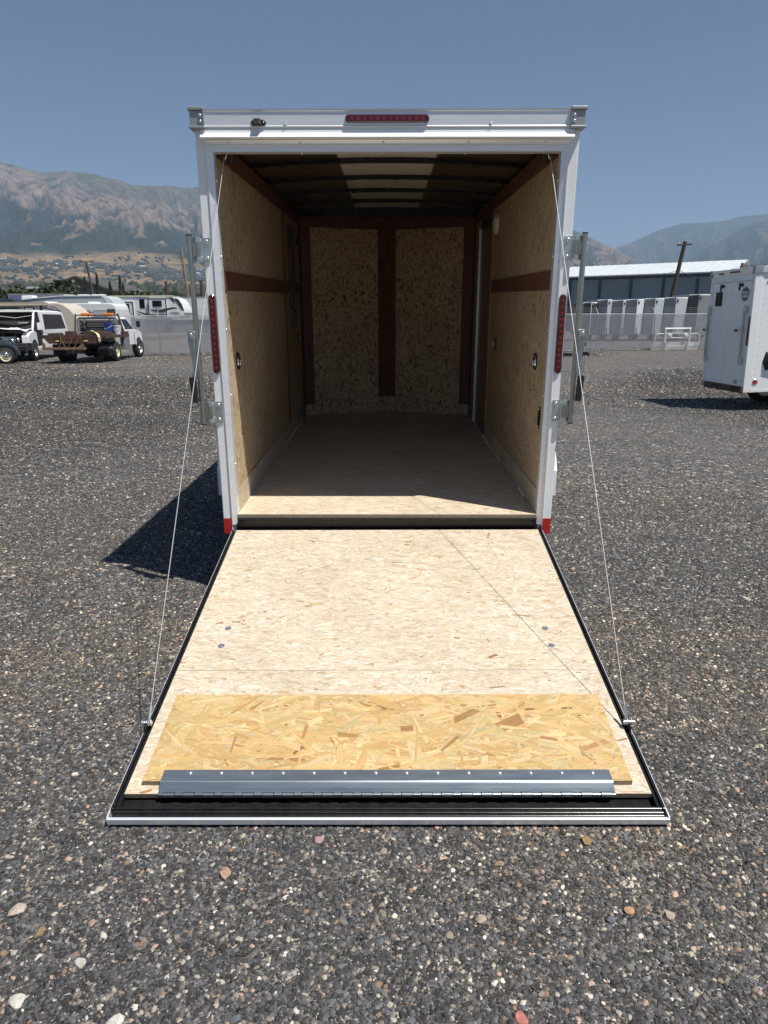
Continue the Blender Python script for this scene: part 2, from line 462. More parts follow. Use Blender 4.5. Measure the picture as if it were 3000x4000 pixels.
def frame_mat(o, u, v):
    o, u, v = Vector(o), Vector(u).normalized(), Vector(v).normalized()
    n = u.cross(v)
    return Matrix.Translation(o) @ Matrix((u, v, n)).transposed().to_4x4()

# ================================================================ GROUND
PATCH = [(0.32, (0.66, 0.66, 0.69)), (0.44, (0.92, 0.92, 0.94)), (0.53, (1.0, 0.98, 0.96)), (0.61, (1.20, 1.12, 1.03)), (0.68, (1.02, 0.99, 0.97)), (0.78, (0.82, 0.82, 0.85))]
def gravel_mat():
    m, nt, b = base_mat('gravel_lot')
    L = nt.links
    tc = node(nt, 'ShaderNodeTexCoord')
    cols = []
    pal = [(0.0, (0.040, 0.039, 0.040)), (0.30, (0.080, 0.078, 0.078)), (0.52, (0.120, 0.115, 0.110)), (0.70, (0.150, 0.153, 0.160)), (0.80, (0.22, 0.17, 0.13)), (0.87, (0.33, 0.30, 0.265)), (0.94, (0.55, 0.51, 0.45))]
    vs = []
    for sc in (85.0, 28.0):
        v = node(nt, 'ShaderNodeTexVoronoi', i_Scale=sc, i_Randomness=1.0)
        L.new(tc.outputs['Object'], v.inputs['Vector'])
        r = ramp(nt, pal, 'CONSTANT')
        sp = node(nt, 'ShaderNodeSeparateColor')
        L.new(v.outputs['Color'], sp.inputs[0])
        L.new(sp.outputs[0], r.inputs[0])
        cols.append(r.outputs[0]); vs.append((v, sp))
    # big voronoi stones appear where its green channel is high
    gt = node(nt, 'ShaderNodeMath', operation='GREATER_THAN', i_1=0.72)
    L.new(vs[1][1].outputs[1], gt.inputs[0])
    mx = node(nt, 'ShaderNodeMix', data_type='RGBA')
    L.new(gt.outputs[0], mx.inputs[0]); L.new(cols[0], mx.inputs[6]); L.new(cols[1], mx.inputs[7])
    n = node(nt, 'ShaderNodeTexNoise', i_Scale=0.35, i_Detail=6.0, i_Roughness=0.62)
    mp = node(nt, 'ShaderNodeMapping'); mp.inputs['Scale'].default_value = (0.45, 1.3, 1)
    L.new(tc.outputs['Object'], mp.inputs[0]); L.new(mp.outputs[0], n.inputs['Vector'])
    r2 = ramp(nt, PATCH)
    L.new(n.outputs[0], r2.inputs[0])
    mu = node(nt, 'ShaderNodeMix', data_type='RGBA', blend_type='MULTIPLY'); mu.inputs[0].default_value = 1
    L.new(mx.outputs[2], mu.inputs[6]); L.new(r2.outputs[0], mu.inputs[7])
    # fine dust between stones
    n4 = node(nt, 'ShaderNodeTexNoise', i_Scale=2.2, i_Detail=8.0, i_Roughness=0.75)
    L.new(tc.outputs['Object'], n4.inputs['Vector'])
    r4 = ramp(nt, [(0.42, (0, 0, 0)), (0.72, (0.55, 0.55, 0.55))])
    L.new(n4.outputs[0], r4.inputs[0])
    md = node(nt, 'ShaderNodeMix', data_type='RGBA')
    L.new(r4.outputs[0], md.inputs[0]); L.new(mu.outputs[2], md.inputs[6]); md.inputs[7].default_value = (0.135, 0.125, 0.115, 1)
    L.new(md.outputs[2], b.inputs['Base Color'])
    b.inputs['Roughness'].default_value = 0.8
    b.inputs['Specular IOR Level'].default_value = 0.35
    bp = node(nt, 'ShaderNodeBump', i_Strength=0.9, i_Distance=0.012); bp.invert = True
    L.new(vs[0][0].outputs['Distance'], bp.inputs['Height'])
    bp2 = node(nt, 'ShaderNodeBump', i_Strength=0.6, i_Distance=0.03); bp2.invert = True
    L.new(vs[1][0].outputs['Distance'], bp2.inputs['Height']); L.new(bp.outputs[0], bp2.inputs['Normal'])
    L.new(bp2.outputs[0], b.inputs['Normal'])
    return m
M['gravel'] = gravel_mat()
def dry_mat():
    m, nt, b = base_mat('dry_ground')
    L = nt.links
    tc = node(nt, 'ShaderNodeTexCoord')
    n = node(nt, 'ShaderNodeTexNoise', i_Scale=0.02, i_Detail=9.0, i_Roughness=0.65)
    L.new(tc.outputs['Object'], n.inputs['Vector'])
    r = ramp(nt, [(0.35, (0.13, 0.12, 0.06)), (0.5, (0.30, 0.23, 0.14)), (0.68, (0.20, 0.17, 0.10))])
    L.new(n.outputs[0], r.inputs[0]); L.new(r.outputs[0], b.inputs['Base Color'])
    b.inputs['Roughness'].default_value = 0.95
    return m
M['dry'] = dry_mat()
g = MB(); g.add([(-10500, -1500, -0.08), (10500, -1500, -0.08), (10500, 11500, -0.08), (-10500, 11500, -0.08)], [(0, 1, 2, 3)])
g.build('ground', 'dry', kind='structure')
# gravel lot: gently uneven sheet (finer near the camera)
def lot_z(x, y):
    d = math.hypot(x, y + 2)
    k = min(1.0, max(0.0, (d - 5.0) / 8.0))
    return -0.03 + k * 0.05 * (noise.noise(Vector((x * 0.11, y * 0.11, 3.0))))
gx = sorted(set([-90, -70, -55, -45, -38] + [x * 1.0 for x in range(-32, 33)] + [38, 45, 55, 70, 90]))
gy = sorted(set([-60, -40, -25, -15, -10, -7] + [y * 1.0 for y in range(-5, 46)] + [50, 56, 64, 74, 86, 100]))
g = MB()
vs = [(x, y, lot_z(x, y) if abs(x) < 40 and -10 < y < 50 else -0.03) for y in gy for x in gx]
fs = [(j * len(gx) + i, j * len(gx) + i + 1, (j + 1) * len(gx) + i + 1, (j + 1) * len(gx) + i) for j in range(len(gy) - 1) for i in range(len(gx) - 1)]
g.add(vs, fs)
o = g.build('gravel_lot', 'gravel', kind='structure', smooth=True)

# loose stones: real rocks scattered over the near part of the lot
def stone_mat():
    m, nt, b = base_mat('loose_stone')
    L = nt.links
    oi = node(nt, 'ShaderNodeObjectInfo')
    r = ramp(nt, [(0.0, (0.036, 0.036, 0.036)), (0.26, (0.061, 0.060, 0.060)), (0.52, (0.088, 0.086, 0.086)), (0.70, (0.110, 0.119, 0.132)), (0.79, (0.150, 0.145, 0.139)), (0.880, (0.23, 0.165, 0.115)), (0.90, (0.24, 0.21, 0.17)), (0.94, (0.38, 0.35, 0.29)), (0.972, (0.42, 0.30, 0.235)), (0.984, (0.58, 0.55, 0.49))], 'CONSTANT')
    L.new(oi.outputs['Random'], r.inputs[0])
    tc = node(nt, 'ShaderNodeTexCoord')
    n = node(nt, 'ShaderNodeTexNoise', i_Scale=1.6, i_Detail=5.0, i_Roughness=0.7)
    L.new(tc.outputs['Object'], n.inputs['Vector'])
    r2 = ramp(nt, [(0.3, (0.88, 0.87, 0.86)), (0.7, (1.34, 1.31, 1.27))])
    L.new(n.outputs[0], r2.inputs[0])
    mu = node(nt, 'ShaderNodeMix', data_type='RGBA', blend_type='MULTIPLY'); mu.inputs[0].default_value = 1
    L.new(r.outputs[0], mu.inputs[6]); L.new(r2.outputs[0], mu.inputs[7])
    gp = node(nt, 'ShaderNodeNewGeometry')
    mp = node(nt, 'ShaderNodeMapping'); mp.inputs['Scale'].default_value = (0.45, 1.3, 1)
    n9 = node(nt, 'ShaderNodeTexNoise', i_Scale=0.35, i_Detail=6.0, i_Roughness=0.62)
    L.new(gp.outputs['Position'], mp.inputs[0]); L.new(mp.outputs[0], n9.inputs['Vector'])
    r9 = ramp(nt, PATCH); L.new(n9.outputs[0], r9.inputs[0])
    m9 = node(nt, 'ShaderNodeMix', data_type='RGBA', blend_type='MULTIPLY'); m9.inputs[0].default_value = 1
    L.new(mu.outputs[2], m9.inputs[6]); L.new(r9.outputs[0], m9.inputs[7])
    L.new(m9.outputs[2], b.inputs['Base Color'])
    b.inputs['Roughness'].default_value = 0.72
    b.inputs['Specular IOR Level'].default_value = 0.35
    return m
M['stone'] = stone_mat()
import bmesh
def rock_mesh(seed, sub=1, mat='stone', flat=0.6, name='stone'):
    r = np.random.default_rng(seed)
    bm = bmesh.new(); bmesh.ops.create_icosphere(bm, subdivisions=sub, radius=1.0)
    ax = r.normal(0, 1, (7, 3)); ax /= np.linalg.norm(ax, axis=1)[:, None]; dd = r.uniform(0.55, 0.9, 7)
    sc = np.array([r.uniform(0.75, 1.25), r.uniform(0.6, 1.0), flat * r.uniform(0.7, 1.2)])
    for v in bm.verts:
        p = np.array(v.co)
        for a_, d_ in zip(ax, dd):
            k = p @ a_
            if k > d_: p = p - a_ * (k - d_)
        v.co = p * sc * r.uniform(0.93, 1.07)
    bmesh.ops.recalc_face_normals(bm, faces=bm.faces)
    me = bpy.data.meshes.new(name); bm.to_mesh(me); bm.free(); me.materials.append(M[mat] if isinstance(mat, str) else mat)
    return me
rockcol = bpy.data.collections.new('stone_kinds')
for i in range(9):
    o = bpy.data.objects.new('stone_kind', rock_mesh(100 + i, 2 if i < 4 else 1)); rockcol.objects.link(o)

def scatter(name, poly, dens, smin, smax, seed, power=2.0, zoff=-0.03):
    """one 'stuff' object: geometry nodes place rocks on a patch of the lot"""
    g = MB(); g.add([(x, y, zoff) for x, y in poly], [tuple(range(len(poly)))])
    o = g.build(name, 'stone', kind='stuff')
    ng = bpy.data.node_groups.new(name, 'GeometryNodeTree')
    ng.interface.new_socket('Geometry', in_out='INPUT', socket_type='NodeSocketGeometry')
    ng.interface.new_socket('Geometry', in_out='OUTPUT', socket_type='NodeSocketGeometry')
    N = ng.nodes; L = ng.links
    gi = N.new('NodeGroupInput'); go = N.new('NodeGroupOutput')
    d = N.new('GeometryNodeDistributePointsOnFaces'); d.inputs['Density'].default_value = dens; d.inputs['Seed'].default_value = seed
    ci = N.new('GeometryNodeCollectionInfo'); ci.inputs['Collection'].default_value = rockcol
    ci.inputs['Separate Children'].default_value = True; ci.inputs['Reset Children'].default_value = True
    ip = N.new('GeometryNodeInstanceOnPoints'); ip.inputs['Pick Instance'].default_value = True
    rv = N.new('FunctionNodeRandomValue'); rv.data_type = 'FLOAT_VECTOR'; rv.inputs[0].default_value = (-0.35, -0.35, 0); rv.inputs[1].default_value = (0.35, 0.35, 6.283); rv.inputs['Seed'].default_value = seed + 1
    rs = N.new('FunctionNodeRandomValue'); rs.data_type = 'FLOAT'; rs.inputs[2].default_value = 0.0; rs.inputs[3].default_value = 1.0; rs.inputs['Seed'].default_value = seed + 2
    pw = N.new('ShaderNodeMath'); pw.operation = 'POWER'; pw.inputs[1].default_value = power
    mr = N.new('ShaderNodeMapRange'); mr.inputs[3].default_value = smin; mr.inputs[4].default_value = smax
    L.new(gi.outputs[0], d.inputs['Mesh']); L.new(d.outputs['Points'], ip.inputs['Points']); L.new(ci.outputs[0], ip.inputs['Instance'])
    L.new(rv.outputs[0], ip.inputs['Rotation'])
    L.new(rs.outputs[1], pw.inputs[0]); L.new(pw.outputs[0], mr.inputs[0]); L.new(mr.outputs[0], ip.inputs['Scale'])
    L.new(ip.outputs[0], go.inputs[0])
    md = o.modifiers.new('scatter', 'NODES'); md.node_group = ng
    return o
# near field, bottom of the picture up to the ramp foot
scatter('loose_gravel', [(-1.9, -3.2), (1.9, -3.2), (2.3, -1.9), (-2.3, -1.9)], 27000, 0.0026, 0.0115, 1, 3.4)
scatter('loose_gravel', [(-2.6, -1.9), (-0.9, -1.9), (-0.9, -0.4), (-3.3, -0.4)], 17000, 0.0030, 0.0120, 2, 3.2)
scatter('loose_gravel', [(0.9, -1.9), (2.6, -1.9), (3.3, -0.4), (0.9, -0.4)], 17000, 0.0030, 0.0120, 3, 3.2)
scatter('loose_gravel', [(-3.3, -0.4), (-0.85, -0.4), (-0.85, 2.2), (-4.6, 2.2)], 7500, 0.0042, 0.0135, 4, 2.8)
scatter('loose_gravel', [(0.85, -0.4), (3.3, -0.4), (4.6, 2.2), (0.85, 2.2)], 7500, 0.0042, 0.0135, 5, 2.8)
scatter('loose_gravel', [(-8.5, 2.2), (-0.9, 2.2), (-0.9, 9.0), (-8.5, 9.0)], 1900, 0.007, 0.019, 6, 2.6)
scatter('loose_gravel', [(0.9, 2.2), (8.5, 2.2), (8.5, 9.0), (0.9, 9.0)], 1900, 0.007, 0.019, 7, 2.6)
# bigger pebbles here and there
scatter('loose_gravel', [(-2.4, -3.2), (2.4, -3.2), (2.6, -2.02), (-2.6, -2.02)], 260, 0.008, 0.016, 8, 1.6)
scatter('loose_gravel', [(-3.6, -2.0), (-1.05, -2.0), (-1.05, 2.5), (-5.5, 2.5)], 90, 0.009, 0.022, 9, 2.0)
scatter('loose_gravel', [(1.05, -2.0), (3.6, -2.0), (5.5, 2.5), (1.05, 2.5)], 90, 0.009, 0.022, 10, 2.0)
scatter('loose_gravel', [(-14, 9), (14, 9), (18, 16), (-18, 16)], 330, 0.011, 0.030, 11, 2.4)
scatter('loose_gravel', [(-18, 16), (18, 16), (24, 31), (-22, 27)], 110, 0.018, 0.045, 12, 2.2)

# individual larger stones the photograph shows by name
SM = {}
def stone_thing(x, y, r, col, label, seed, flat=0.55, rz=0.0):
    k = 'stone_%d' % seed
    col = tuple(c * 0.82 for c in col); r *= 0.92
    m = pm(k, col, 0.85, var=0.3, scale=2.2, bump=0.4, bscale=5, dirt=0.5, dirtcol=(0.14, 0.13, 0.12))
    me = rock_mesh(seed, 2, m, flat, 'pebble')
    o = bpy.data.objects.new('pebble', me); COL.objects.link(o)
    o.location = (x, y, r * 0.18 - 0.028); o.scale = (r, r, r); o.rotation_euler = (0.1, -0.1, rz)
    tag(o, label, 'stone', 'larger pebbles lying in the gravel')
    return o
stone_thing(0.34, -2.19, 0.022, (0.42, 0.30, 0.20), 'rounded pinkish tan pebble right of centre just in front of the ramp', 21, 0.6, 0.5)
stone_thing(-0.49, -2.225, 0.024, (0.50, 0.31, 0.22), 'pale pink pebble left of centre in front of the ramp', 22, 0.55, 2.0)
stone_thing(-0.22, -2.085, 0.018, (0.48, 0.33, 0.30), 'small pink stone touching the front edge of the ramp', 23, 0.7, 1.0)
stone_thing(0.26, -2.39, 0.018, (0.50, 0.40, 0.30), 'beige pebble below and right of the picture centre line', 24, 0.6, 0.2)
stone_thing(-0.91, -2.63, 0.032, (0.62, 0.60, 0.52), 'long flat white stone at the left edge near the bottom', 25, 0.35, 0.1)
stone_thing(-0.65, -2.68, 0.026, (0.62, 0.60, 0.55), 'flat white stone near the bottom left corner', 26, 0.35, 0.8)
stone_thing(-0.59, -2.725, 0.024, (0.60, 0.58, 0.53), 'white stone cut by the bottom edge of the picture', 27, 0.4, 1.4)
stone_thing(0.635, -2.095, 0.020, (0.36, 0.24, 0.10), 'ochre pebble near the right end of the ramp front edge', 28, 0.6, 1.5)
stone_thing(0.68, -2.36, 0.021, (0.50, 0.30, 0.17), 'peach coloured flat pebble in the lower right gravel', 29, 0.45, 0.4)
stone_thing(0.79, -2.375, 0.021, (0.46, 0.38, 0.32), 'smooth pale beige pebble beside the peach one on the right', 30, 0.6, 0.9)
stone_thing(-1.05, -2.36, 0.026, (0.55, 0.46, 0.40), 'broken whitish stone at the left edge of the foreground', 31, 0.5, 0.6)
stone_thing(-0.80, -2.52, 0.022, (0.55, 0.52, 0.45), 'pointed pale grey stone in the lower left gravel', 32, 0.45, 2.1)
stone_thing(0.32, -2.67, 0.022, (0.55, 0.20, 0.16), 'reddish pink stone near the bottom edge right of centre', 33, 0.6, 1.5)
stone_thing(-0.95, -2.43, 0.019, (0.30, 0.21, 0.11), 'brown pebble at the far left of the lower gravel', 34, 0.6, 0.9)
stone_thing(-0.82, -2.40, 0.017, (0.40, 0.28, 0.22), 'dusty pink pebble left foreground above the pointed stone', 35, 0.6, 0.3)
stone_thing(0.62, -2.39, 0.019, (0.14, 0.16, 0.19), 'blue grey stone left of the peach pebble', 36, 0.6, 0.3)

# ================================================================ THE CARGO TRAILER (opened ramp)
TZ, TA, TR = 0.3462, 0.0287, -0.0033
trailer = empty('cargo_trailer', label='white enclosed cargo trailer with its plywood rear ramp door lowered onto the gravel', cat='trailer')
TM = Matrix.Translation((0, 0, TZ)) @ Matrix.Rotation(TA, 4, 'X') @ Matrix.Rotation(-TR, 4, 'Y')
trailer.matrix_world = TM
T = trailer
W2 = 0.975; WI = 0.888; LN = 3.60; AP = 3.955
# --- outer skin
for s in (-1, 1):
    g = MB(); g.box(s * 0.962, s * 0.972, 0.062, LN, 0.02, 2.165); g.build('side_wall', 'white', T)
g = MB()
for s in (-1, 1):
    g.hexa([(s * 0.972, LN, 0.02), (s * 0.0, AP + 0.08, 0.02), (s * 0.0, AP + 0.07, 0.02), (s * 0.962, LN - 0.005, 0.02),
            (s * 0.972, LN, 2.165), (s * 0.0, AP + 0.08, 2.165), (s * 0.0, AP + 0.07, 2.165), (s * 0.962, LN - 0.005, 2.165)])
g.build('nose_wall', 'white', T)
# roof skin, arched
def arch(x, c=2.222, e=2.178): return c - (c - e) * (abs(x) / W2) ** 2
xs = np.linspace(-0.965, 0.965, 15)
g = MB(); pr = [(x, arch(x)) for x in xs] + [(x, arch(x) - 0.006) for x in xs[::-1]]
g.prism(pr, 1, 0.0, LN); g.add([(-0.965, LN, 2.19), (0.965, LN, 2.19), (0, AP + 0.06, 2.19)], [(0, 1, 2)])
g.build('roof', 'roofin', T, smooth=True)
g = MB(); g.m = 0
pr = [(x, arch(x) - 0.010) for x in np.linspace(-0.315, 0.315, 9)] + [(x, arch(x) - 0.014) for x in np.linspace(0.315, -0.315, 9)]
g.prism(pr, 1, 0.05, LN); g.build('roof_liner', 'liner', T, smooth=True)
for s in (-1, 1):
    g = MB(); g.box(s * 0.972, s * 0.990, 0.05, LN, 2.160, 2.240); g.box(s * 0.90, s * 0.9725, 0.05, LN, 2.225, 2.240); g.build('roof_rail', 'alu', T, bevel=0.003)
# --- corner posts (white), aluminium opening trim
for s in (-1, 1):
    g = MB(); g.box(s * 0.921, s * W2, 0.0, 0.062, 0.0, 2.160); g.build('corner_post', 'white', T, bevel=0.004)
    g = MB()   # return of the door frame, slanting inwards
    g.hexa([(s * 0.9208, -0.003, 0.052), (s * 0.889, 0.008, 0.052), (s * 0.889, 0.060, 0.052), (s * 0.9208, 0.060, 0.052),
            (s * 0.9208, -0.003, 2.090), (s * 0.889, 0.008, 2.058), (s * 0.889, 0.060, 2.058), (s * 0.9208, 0.060, 2.090)])
    tr = g.build('frame_trim', 'alux', T)
    g = MB(); g.box(s * 0.9205, s * 0.925, -0.006, 0.0, 0.052, 2.09); g.build('weather_strip', 'alu', T)
    g = MB(); g.box(s * 0.897, s * 0.9195, 0.004, 0.05, 0.0, 0.051); g.build('post_foot', 'white', T, bevel=0.002)
    g = MB(); g.box(s * 0.926, s * 0.9745, -0.0025, 0.0, -0.002, 0.094); g.build('reflective_tape', 'reflector', T)
    for z in (0.14, 0.42, 0.82, 1.18, 1.56, 1.93):
        g = MB(); g.dome((s * 0.8885, 0.034, z), 0.006, (-s, 0, 0)); g.build('screw', 'bolt', T, smooth=True)
# --- header
g = MB()   # top rail with grooves
pr = [(0.0, 2.160), (-0.036, 2.160), (-0.038, 2.166), (-0.036, 2.170), (-0.036, 2.232), (-0.040, 2.235), (-0.042, 2.243), (-0.02, 2.248), (0.06, 2.248), (0.06, 2.160)]
g.prism(pr, 0, -0.914, 0.914); g.build('header_rail', 'alux', T)
g = MB()   # white band bulging to the drip edge
pr = [(0.0, 2.1595), (-0.028, 2.1595), (-0.034, 2.150), (-0.036, 2.138), (-0.044, 2.128), (-0.056, 2.1185), (-0.058, 2.114), (-0.050, 2.113), (-0.020, 2.108), (0.0, 2.108)]
g.prism(pr, 0, -0.937, 0.937); g.build('header_band', 'white', T)
g = MB()
pr = [(0.0, 2.1075), (-0.030, 2.1075), (-0.022, 2.100), (-0.014, 2.094), (-0.014, 2.090), (0.0, 2.090)]
g.prism(pr, 0, -0.925, 0.925); g.build('drip_gutter', 'alux', T)
g = MB(); g.box(-0.9205, 0.9205, 0.001, 0.062, 2.0905, 2.159); g.build('header_beam', 'white', T)
g = MB()
g.hexa([(-0.888, -0.001, 2.058), (0.888, -0.001, 2.058), (0.888, 0.060, 2.058), (-0.888, 0.060, 2.058),
        (-0.9205, -0.001, 2.0898), (0.9205, -0.001, 2.0898), (0.9205, 0.060, 2.0898), (-0.9205, 0.060, 2.0898)])
g.build('frame_trim', 'alux', T)
for x in (-0.80, -0.44, -0.02, 0.41, 0.80):
    g = MB(); g.dome((x, -0.0195, 2.098), 0.007, (0, -1, 0)); g.build('screw', 'bolt', T, smooth=True)
for x in (-0.44, -0.02, 0.40):
    g = MB(); g.dome((x, 0.035, 2.057), 0.006, (0, 0, -1)); g.build('screw', 'bolt', T, smooth=True)
for x in (-0.509, 0.517):
    g = MB(); g.cyl((x, -0.034, 2.177), (x, -0.039, 2.177), 0.008, 12); g.dome((x, -0.039, 2.177), 0.005, (0, -1, 0)); g.build('screw', 'bolt', T, smooth=True)
for s in (-1, 1):
    g = MB()
    g.box(s * 0.914, s * 0.985, -0.044, 0.05, 2.166, 2.236)
    g.box(s * 0.912, s * 0.993, -0.052, 0.052, 2.236, 2.252)
    g.box(s * 0.912, s * 0.990, -0.052, 0.052, 2.155, 2.1665)
    g.box(s * 0.912, s * 0.918, -0.050, 0.05, 2.166, 2.236)
    c = g.build('corner_cap', 'cap', T, bevel=0.003)
    for z in (2.214, 2.188):
        g = MB(); g.cyl((s * 0.930, -0.044, z), (s * 0.930, -0.048, z), 0.009, 12); g.dome((s * 0.930, -0.048, z), 0.006, (0, -1, 0)); g.build('bolt', 'bolt', c, smooth=True)
# --- lamps
led_me = None
def lamp(name, p0, p1, r, leds):
    global led_me
    g = MB(); g.capsule(p0, p1, r, (0, -1, 0), 0.012, 10)
    o = g.build(name, 'lens', T, smooth=True)
    p0, p1 = Vector(p0), Vector(p1)
    if led_me is None:
        g = MB(); g.dome((0, 0, 0), 0.0118, (0, -1, 0), 0.0022, 12, 3); led_me = g.mesh('led', 'led', True)
    for i in range(leds):
        p = p0.lerp(p1, (i + 0.5) / leds)
        place('led', led_me, o, p + Vector((0, -0.0105, 0)))
    return o
lamp('brake_light', (-0.192, -0.037, 2.1985), (0.192, -0.037, 2.1985), 0.0175, 12)
for s in (-1, 1):
    lamp('tail_light', (s * 0.949, 0.0, 0.962), (s * 0.949, 0.0, 1.346), 0.0185, 12)
g = MB()
g.capsule((-0.668, -0.036, 2.182), (-0.618, -0.036, 2.182), 0.013, (0, -1, 0), 0.006)
g.hexa([(-0.668, -0.070, 2.170), (-0.628, -0.070, 2.170), (-0.625, -0.040, 2.167), (-0.671, -0.040, 2.167), (-0.662, -0.062, 2.197), (-0.634, -0.062, 2.197), (-0.631, -0.040, 2.199), (-0.665, -0.040, 2.199)])
lp = g.build('licence_lamp', 'black', T, bevel=0.003)
g = MB(); g.dome((-0.617, -0.0425, 2.183), 0.004, (0, -1, 0)); g.build('screw', 'bolt', lp, smooth=True)
# --- sill
osbW = [(0.68, 0.53, 0.35, 52), (0.76, 0.63, 0.44, 27), (0.56, 0.415, 0.255, 16), (0.38, 0.24, 0.13, 8), (0.20, 0.11, 0.05, 4)]
osbF = [(0.74, 0.63, 0.48, 50), (0.79, 0.71, 0.57, 30), (0.68, 0.55, 0.39, 16), (0.54, 0.39, 0.24, 4)]
osbR = [(0.68, 0.58, 0.445, 50), (0.74, 0.665, 0.545, 30), (0.62, 0.505, 0.365, 16), (0.54, 0.39, 0.24, 4), (0.38, 0.22, 0.11, 0.9)]
osb_board('floor', T, frame_mat((-WI, 0.002, 0.118), (1, 0, 0), (0, 1, 0)), 2 * WI, LN - 0.004, 0.022, 15000, 0.042, 0.008, osbF, 0.0, 0.16, 0.05, 11, edge=(0.30, 0.25, 0.18))
g = MB(); g.add([(-WI, LN - 0.002, 0.096), (WI, LN - 0.002, 0.096), (0, AP, 0.096), (-WI, LN - 0.002, 0.118), (WI, LN - 0.002, 0.118), (0, AP, 0.118)], [(3, 4, 5), (0, 2, 1), (0, 1, 4, 3), (1, 2, 5, 4), (2, 0, 3, 5)])
g.build('floor_nose', pm('nose_floor_board', (0.66, 0.56, 0.42), 0.6, var=0.2, scale=30, stretch=(1, 7, 1)), T)
g = MB(); g.box(-0.889, 0.889, -0.006, 0.05, 0.058, 0.0955); g.box(-0.889, 0.889, -0.012, -0.006, 0.088, 0.0955); g.build('sill_bar', 'blackp', T, bevel=0.003)
g = MB(); g.box(-0.92, 0.92, 0.004, 0.06, -0.03, 0.0575); g.build('rear_crossmember', 'blackp', T)
# --- inner walls
def wall(name, s, y0, y1, z0, z1, x, n, seed, pal=osbW):
    if s < 0: m = frame_mat((-x, y0, z0), (0, 1, 0), (0, 0, 1))
    else: m = frame_mat((x, y1, z0), (0, -1, 0), (0, 0, 1))
    return osb_board(name, T, m, y1 - y0, z1 - z0, 0.009, n, 0.034, 0.0065, pal, PI / 2, 0.42, 0.2, seed)
wall('wall_panel', -1, 0.062, 2.34, 0.262, 1.386, 0.893, 10500, 21)
wall('wall_panel', -1, 0.062, 2.34, 1.488, 2.046, 0.893, 5500, 22)
wall('wall_panel', 1, 0.062, 2.26, 0.262, 1.386, 0.893, 10500, 23)
wall('wall_panel', 1, 0.062, 2.26, 1.488, 2.046, 0.893, 5500, 24)
wall('kick_panel', -1, 0.062, 3.10, 0.1185, 0.260, 0.889, 1900, 25, osbF)
wall('kick_panel', 1, 0.062, 2.30, 0.1185, 0.260, 0.889, 1400, 26, osbF)
for s, ye in ((-1, LN - 0.01), (1, 2.262)):
    g = MB(); g.box(s * 0.886, s * 0.8985, 0.0625, ye, 1.387, 1.487); g.build('wall_rail', 'woodh', T, bevel=0.001)
for s in (-1, 1):
    g = MB(); g.box(s * 0.884, s * 0.8985, 0.0625, LN - 0.02, 2.047, 2.148); g.build('top_rail', 'woodh', T, bevel=0.001)
    g = MB(); g.box(s * 0.8905, s * 0.902, 0.050, 0.0622, 0.12, 2.09); g.build('edge_strip', 'wood', T)
# left: vertical stud trim, plain panel, corner board
g = MB(); g.box(-0.882, -0.8985, 2.345, 2.40, 0.262, 1.3865); g.box(-0.882, -0.8985, 2.345, 2.40, 1.488, 2.0465); g.build('wall_stud', 'wood', T)
g = MB(); g.box(-0.888, -0.8985, 2.41, 2.47, 0.262, 1.3865); g.box(-0.888, -0.8985, 2.41, 2.47, 1.488, 2.0465); g.build('wall_stud', 'ply', T)
g = MB(); g.box(-0.890, -0.8985, 2.475, 3.42, 0.262, 1.3865); g.build('wall_panel', 'ply', T, label='plain darker plywood wall panel')
g = MB(); g.box(-0.890, -0.8985, 2.475, 3.42, 1.488, 2.0465); g.build('wall_panel', 'ply', T, label='plain darker plywood wall panel')
g = MB(); g.box(-0.884, -0.8985, 3.425, LN - 0.012, 0.12, 1.3865); g.box(-0.884, -0.8985, 3.425, LN - 0.012, 1.488, 2.0465); g.build('corner_board', 'wood', T)
# sheet of dark product labels on the left wall
lab = MB(); lab.box(-0.8865, -0.8838, 2.66, 3.12, 1.08, 1.97)
pl = lab.build('label_sheet', pm('label_sheet_print', (0.060, 0.052, 0.050), 0.4, var=0.5, scale=5), T)
for (y0, y1, z0, z1, c) in ((2.69, 2.86, 1.78, 1.94, 'greydark'), (2.90, 3.08, 1.76, 1.94, 'sticker'), (2.69, 2.85, 1.55, 1.74, 'oldpaint'), (2.90, 3.05, 1.60, 1.72, 'decal_b'), (2.70, 3.00, 1.36, 1.50, 'sticker'), (2.74, 2.82, 1.28, 1.44, 'decal_g'), (2.98, 3.07, 1.24, 1.36, 'decal_g'), (2.69, 2.80, 1.12, 1.24, 'decal_g'), (2.83, 3.04, 1.12, 1.20, 'greydark')):
    g = MB(); g.box(-0.8836, -0.8828, y0, y1, z0, z1); g.build('label', c, pl)
# right: side door with aluminium frame
g = MB(); g.box(0.887, 0.8985, 2.275, 2.36, 0.262, 2.0465); g.build('door_jamb', 'ply', T)
dr = MB(); dr.box(0.896, 0.904, 2.365, 3.12, 0.14, 1.97); dr = dr.build('side_door', 'doorin', T)
g = MB(); g.box(0.878, 0.8955, 3.105, 3.128, 0.13, 1.98); g.build('door_frame', 'alu', dr)
g = MB(); g.box(0.882, 0.8955, 2.365, 3.104, 0.119, 0.140); g.build('threshold', 'alu', dr)
g = MB(); g.box(0.884, 0.8955, 2.365, 3.104, 1.955, 1.985); g.build('door_header', 'blackp', dr)
for z in (0.3, 0.75, 1.2, 1.7):
    g = MB(); g.dome((0.8778, 3.116, z), 0.008, (-1, 0, 0)); g.build('screw', 'black', dr, smooth=True)
for z in (0.62, 1.0, 1.05):
    g = MB(); g.dome((0.8958, 2.42, z), 0.007, (-1, 0, 0)); g.build('screw', 'bolt', dr, smooth=True)
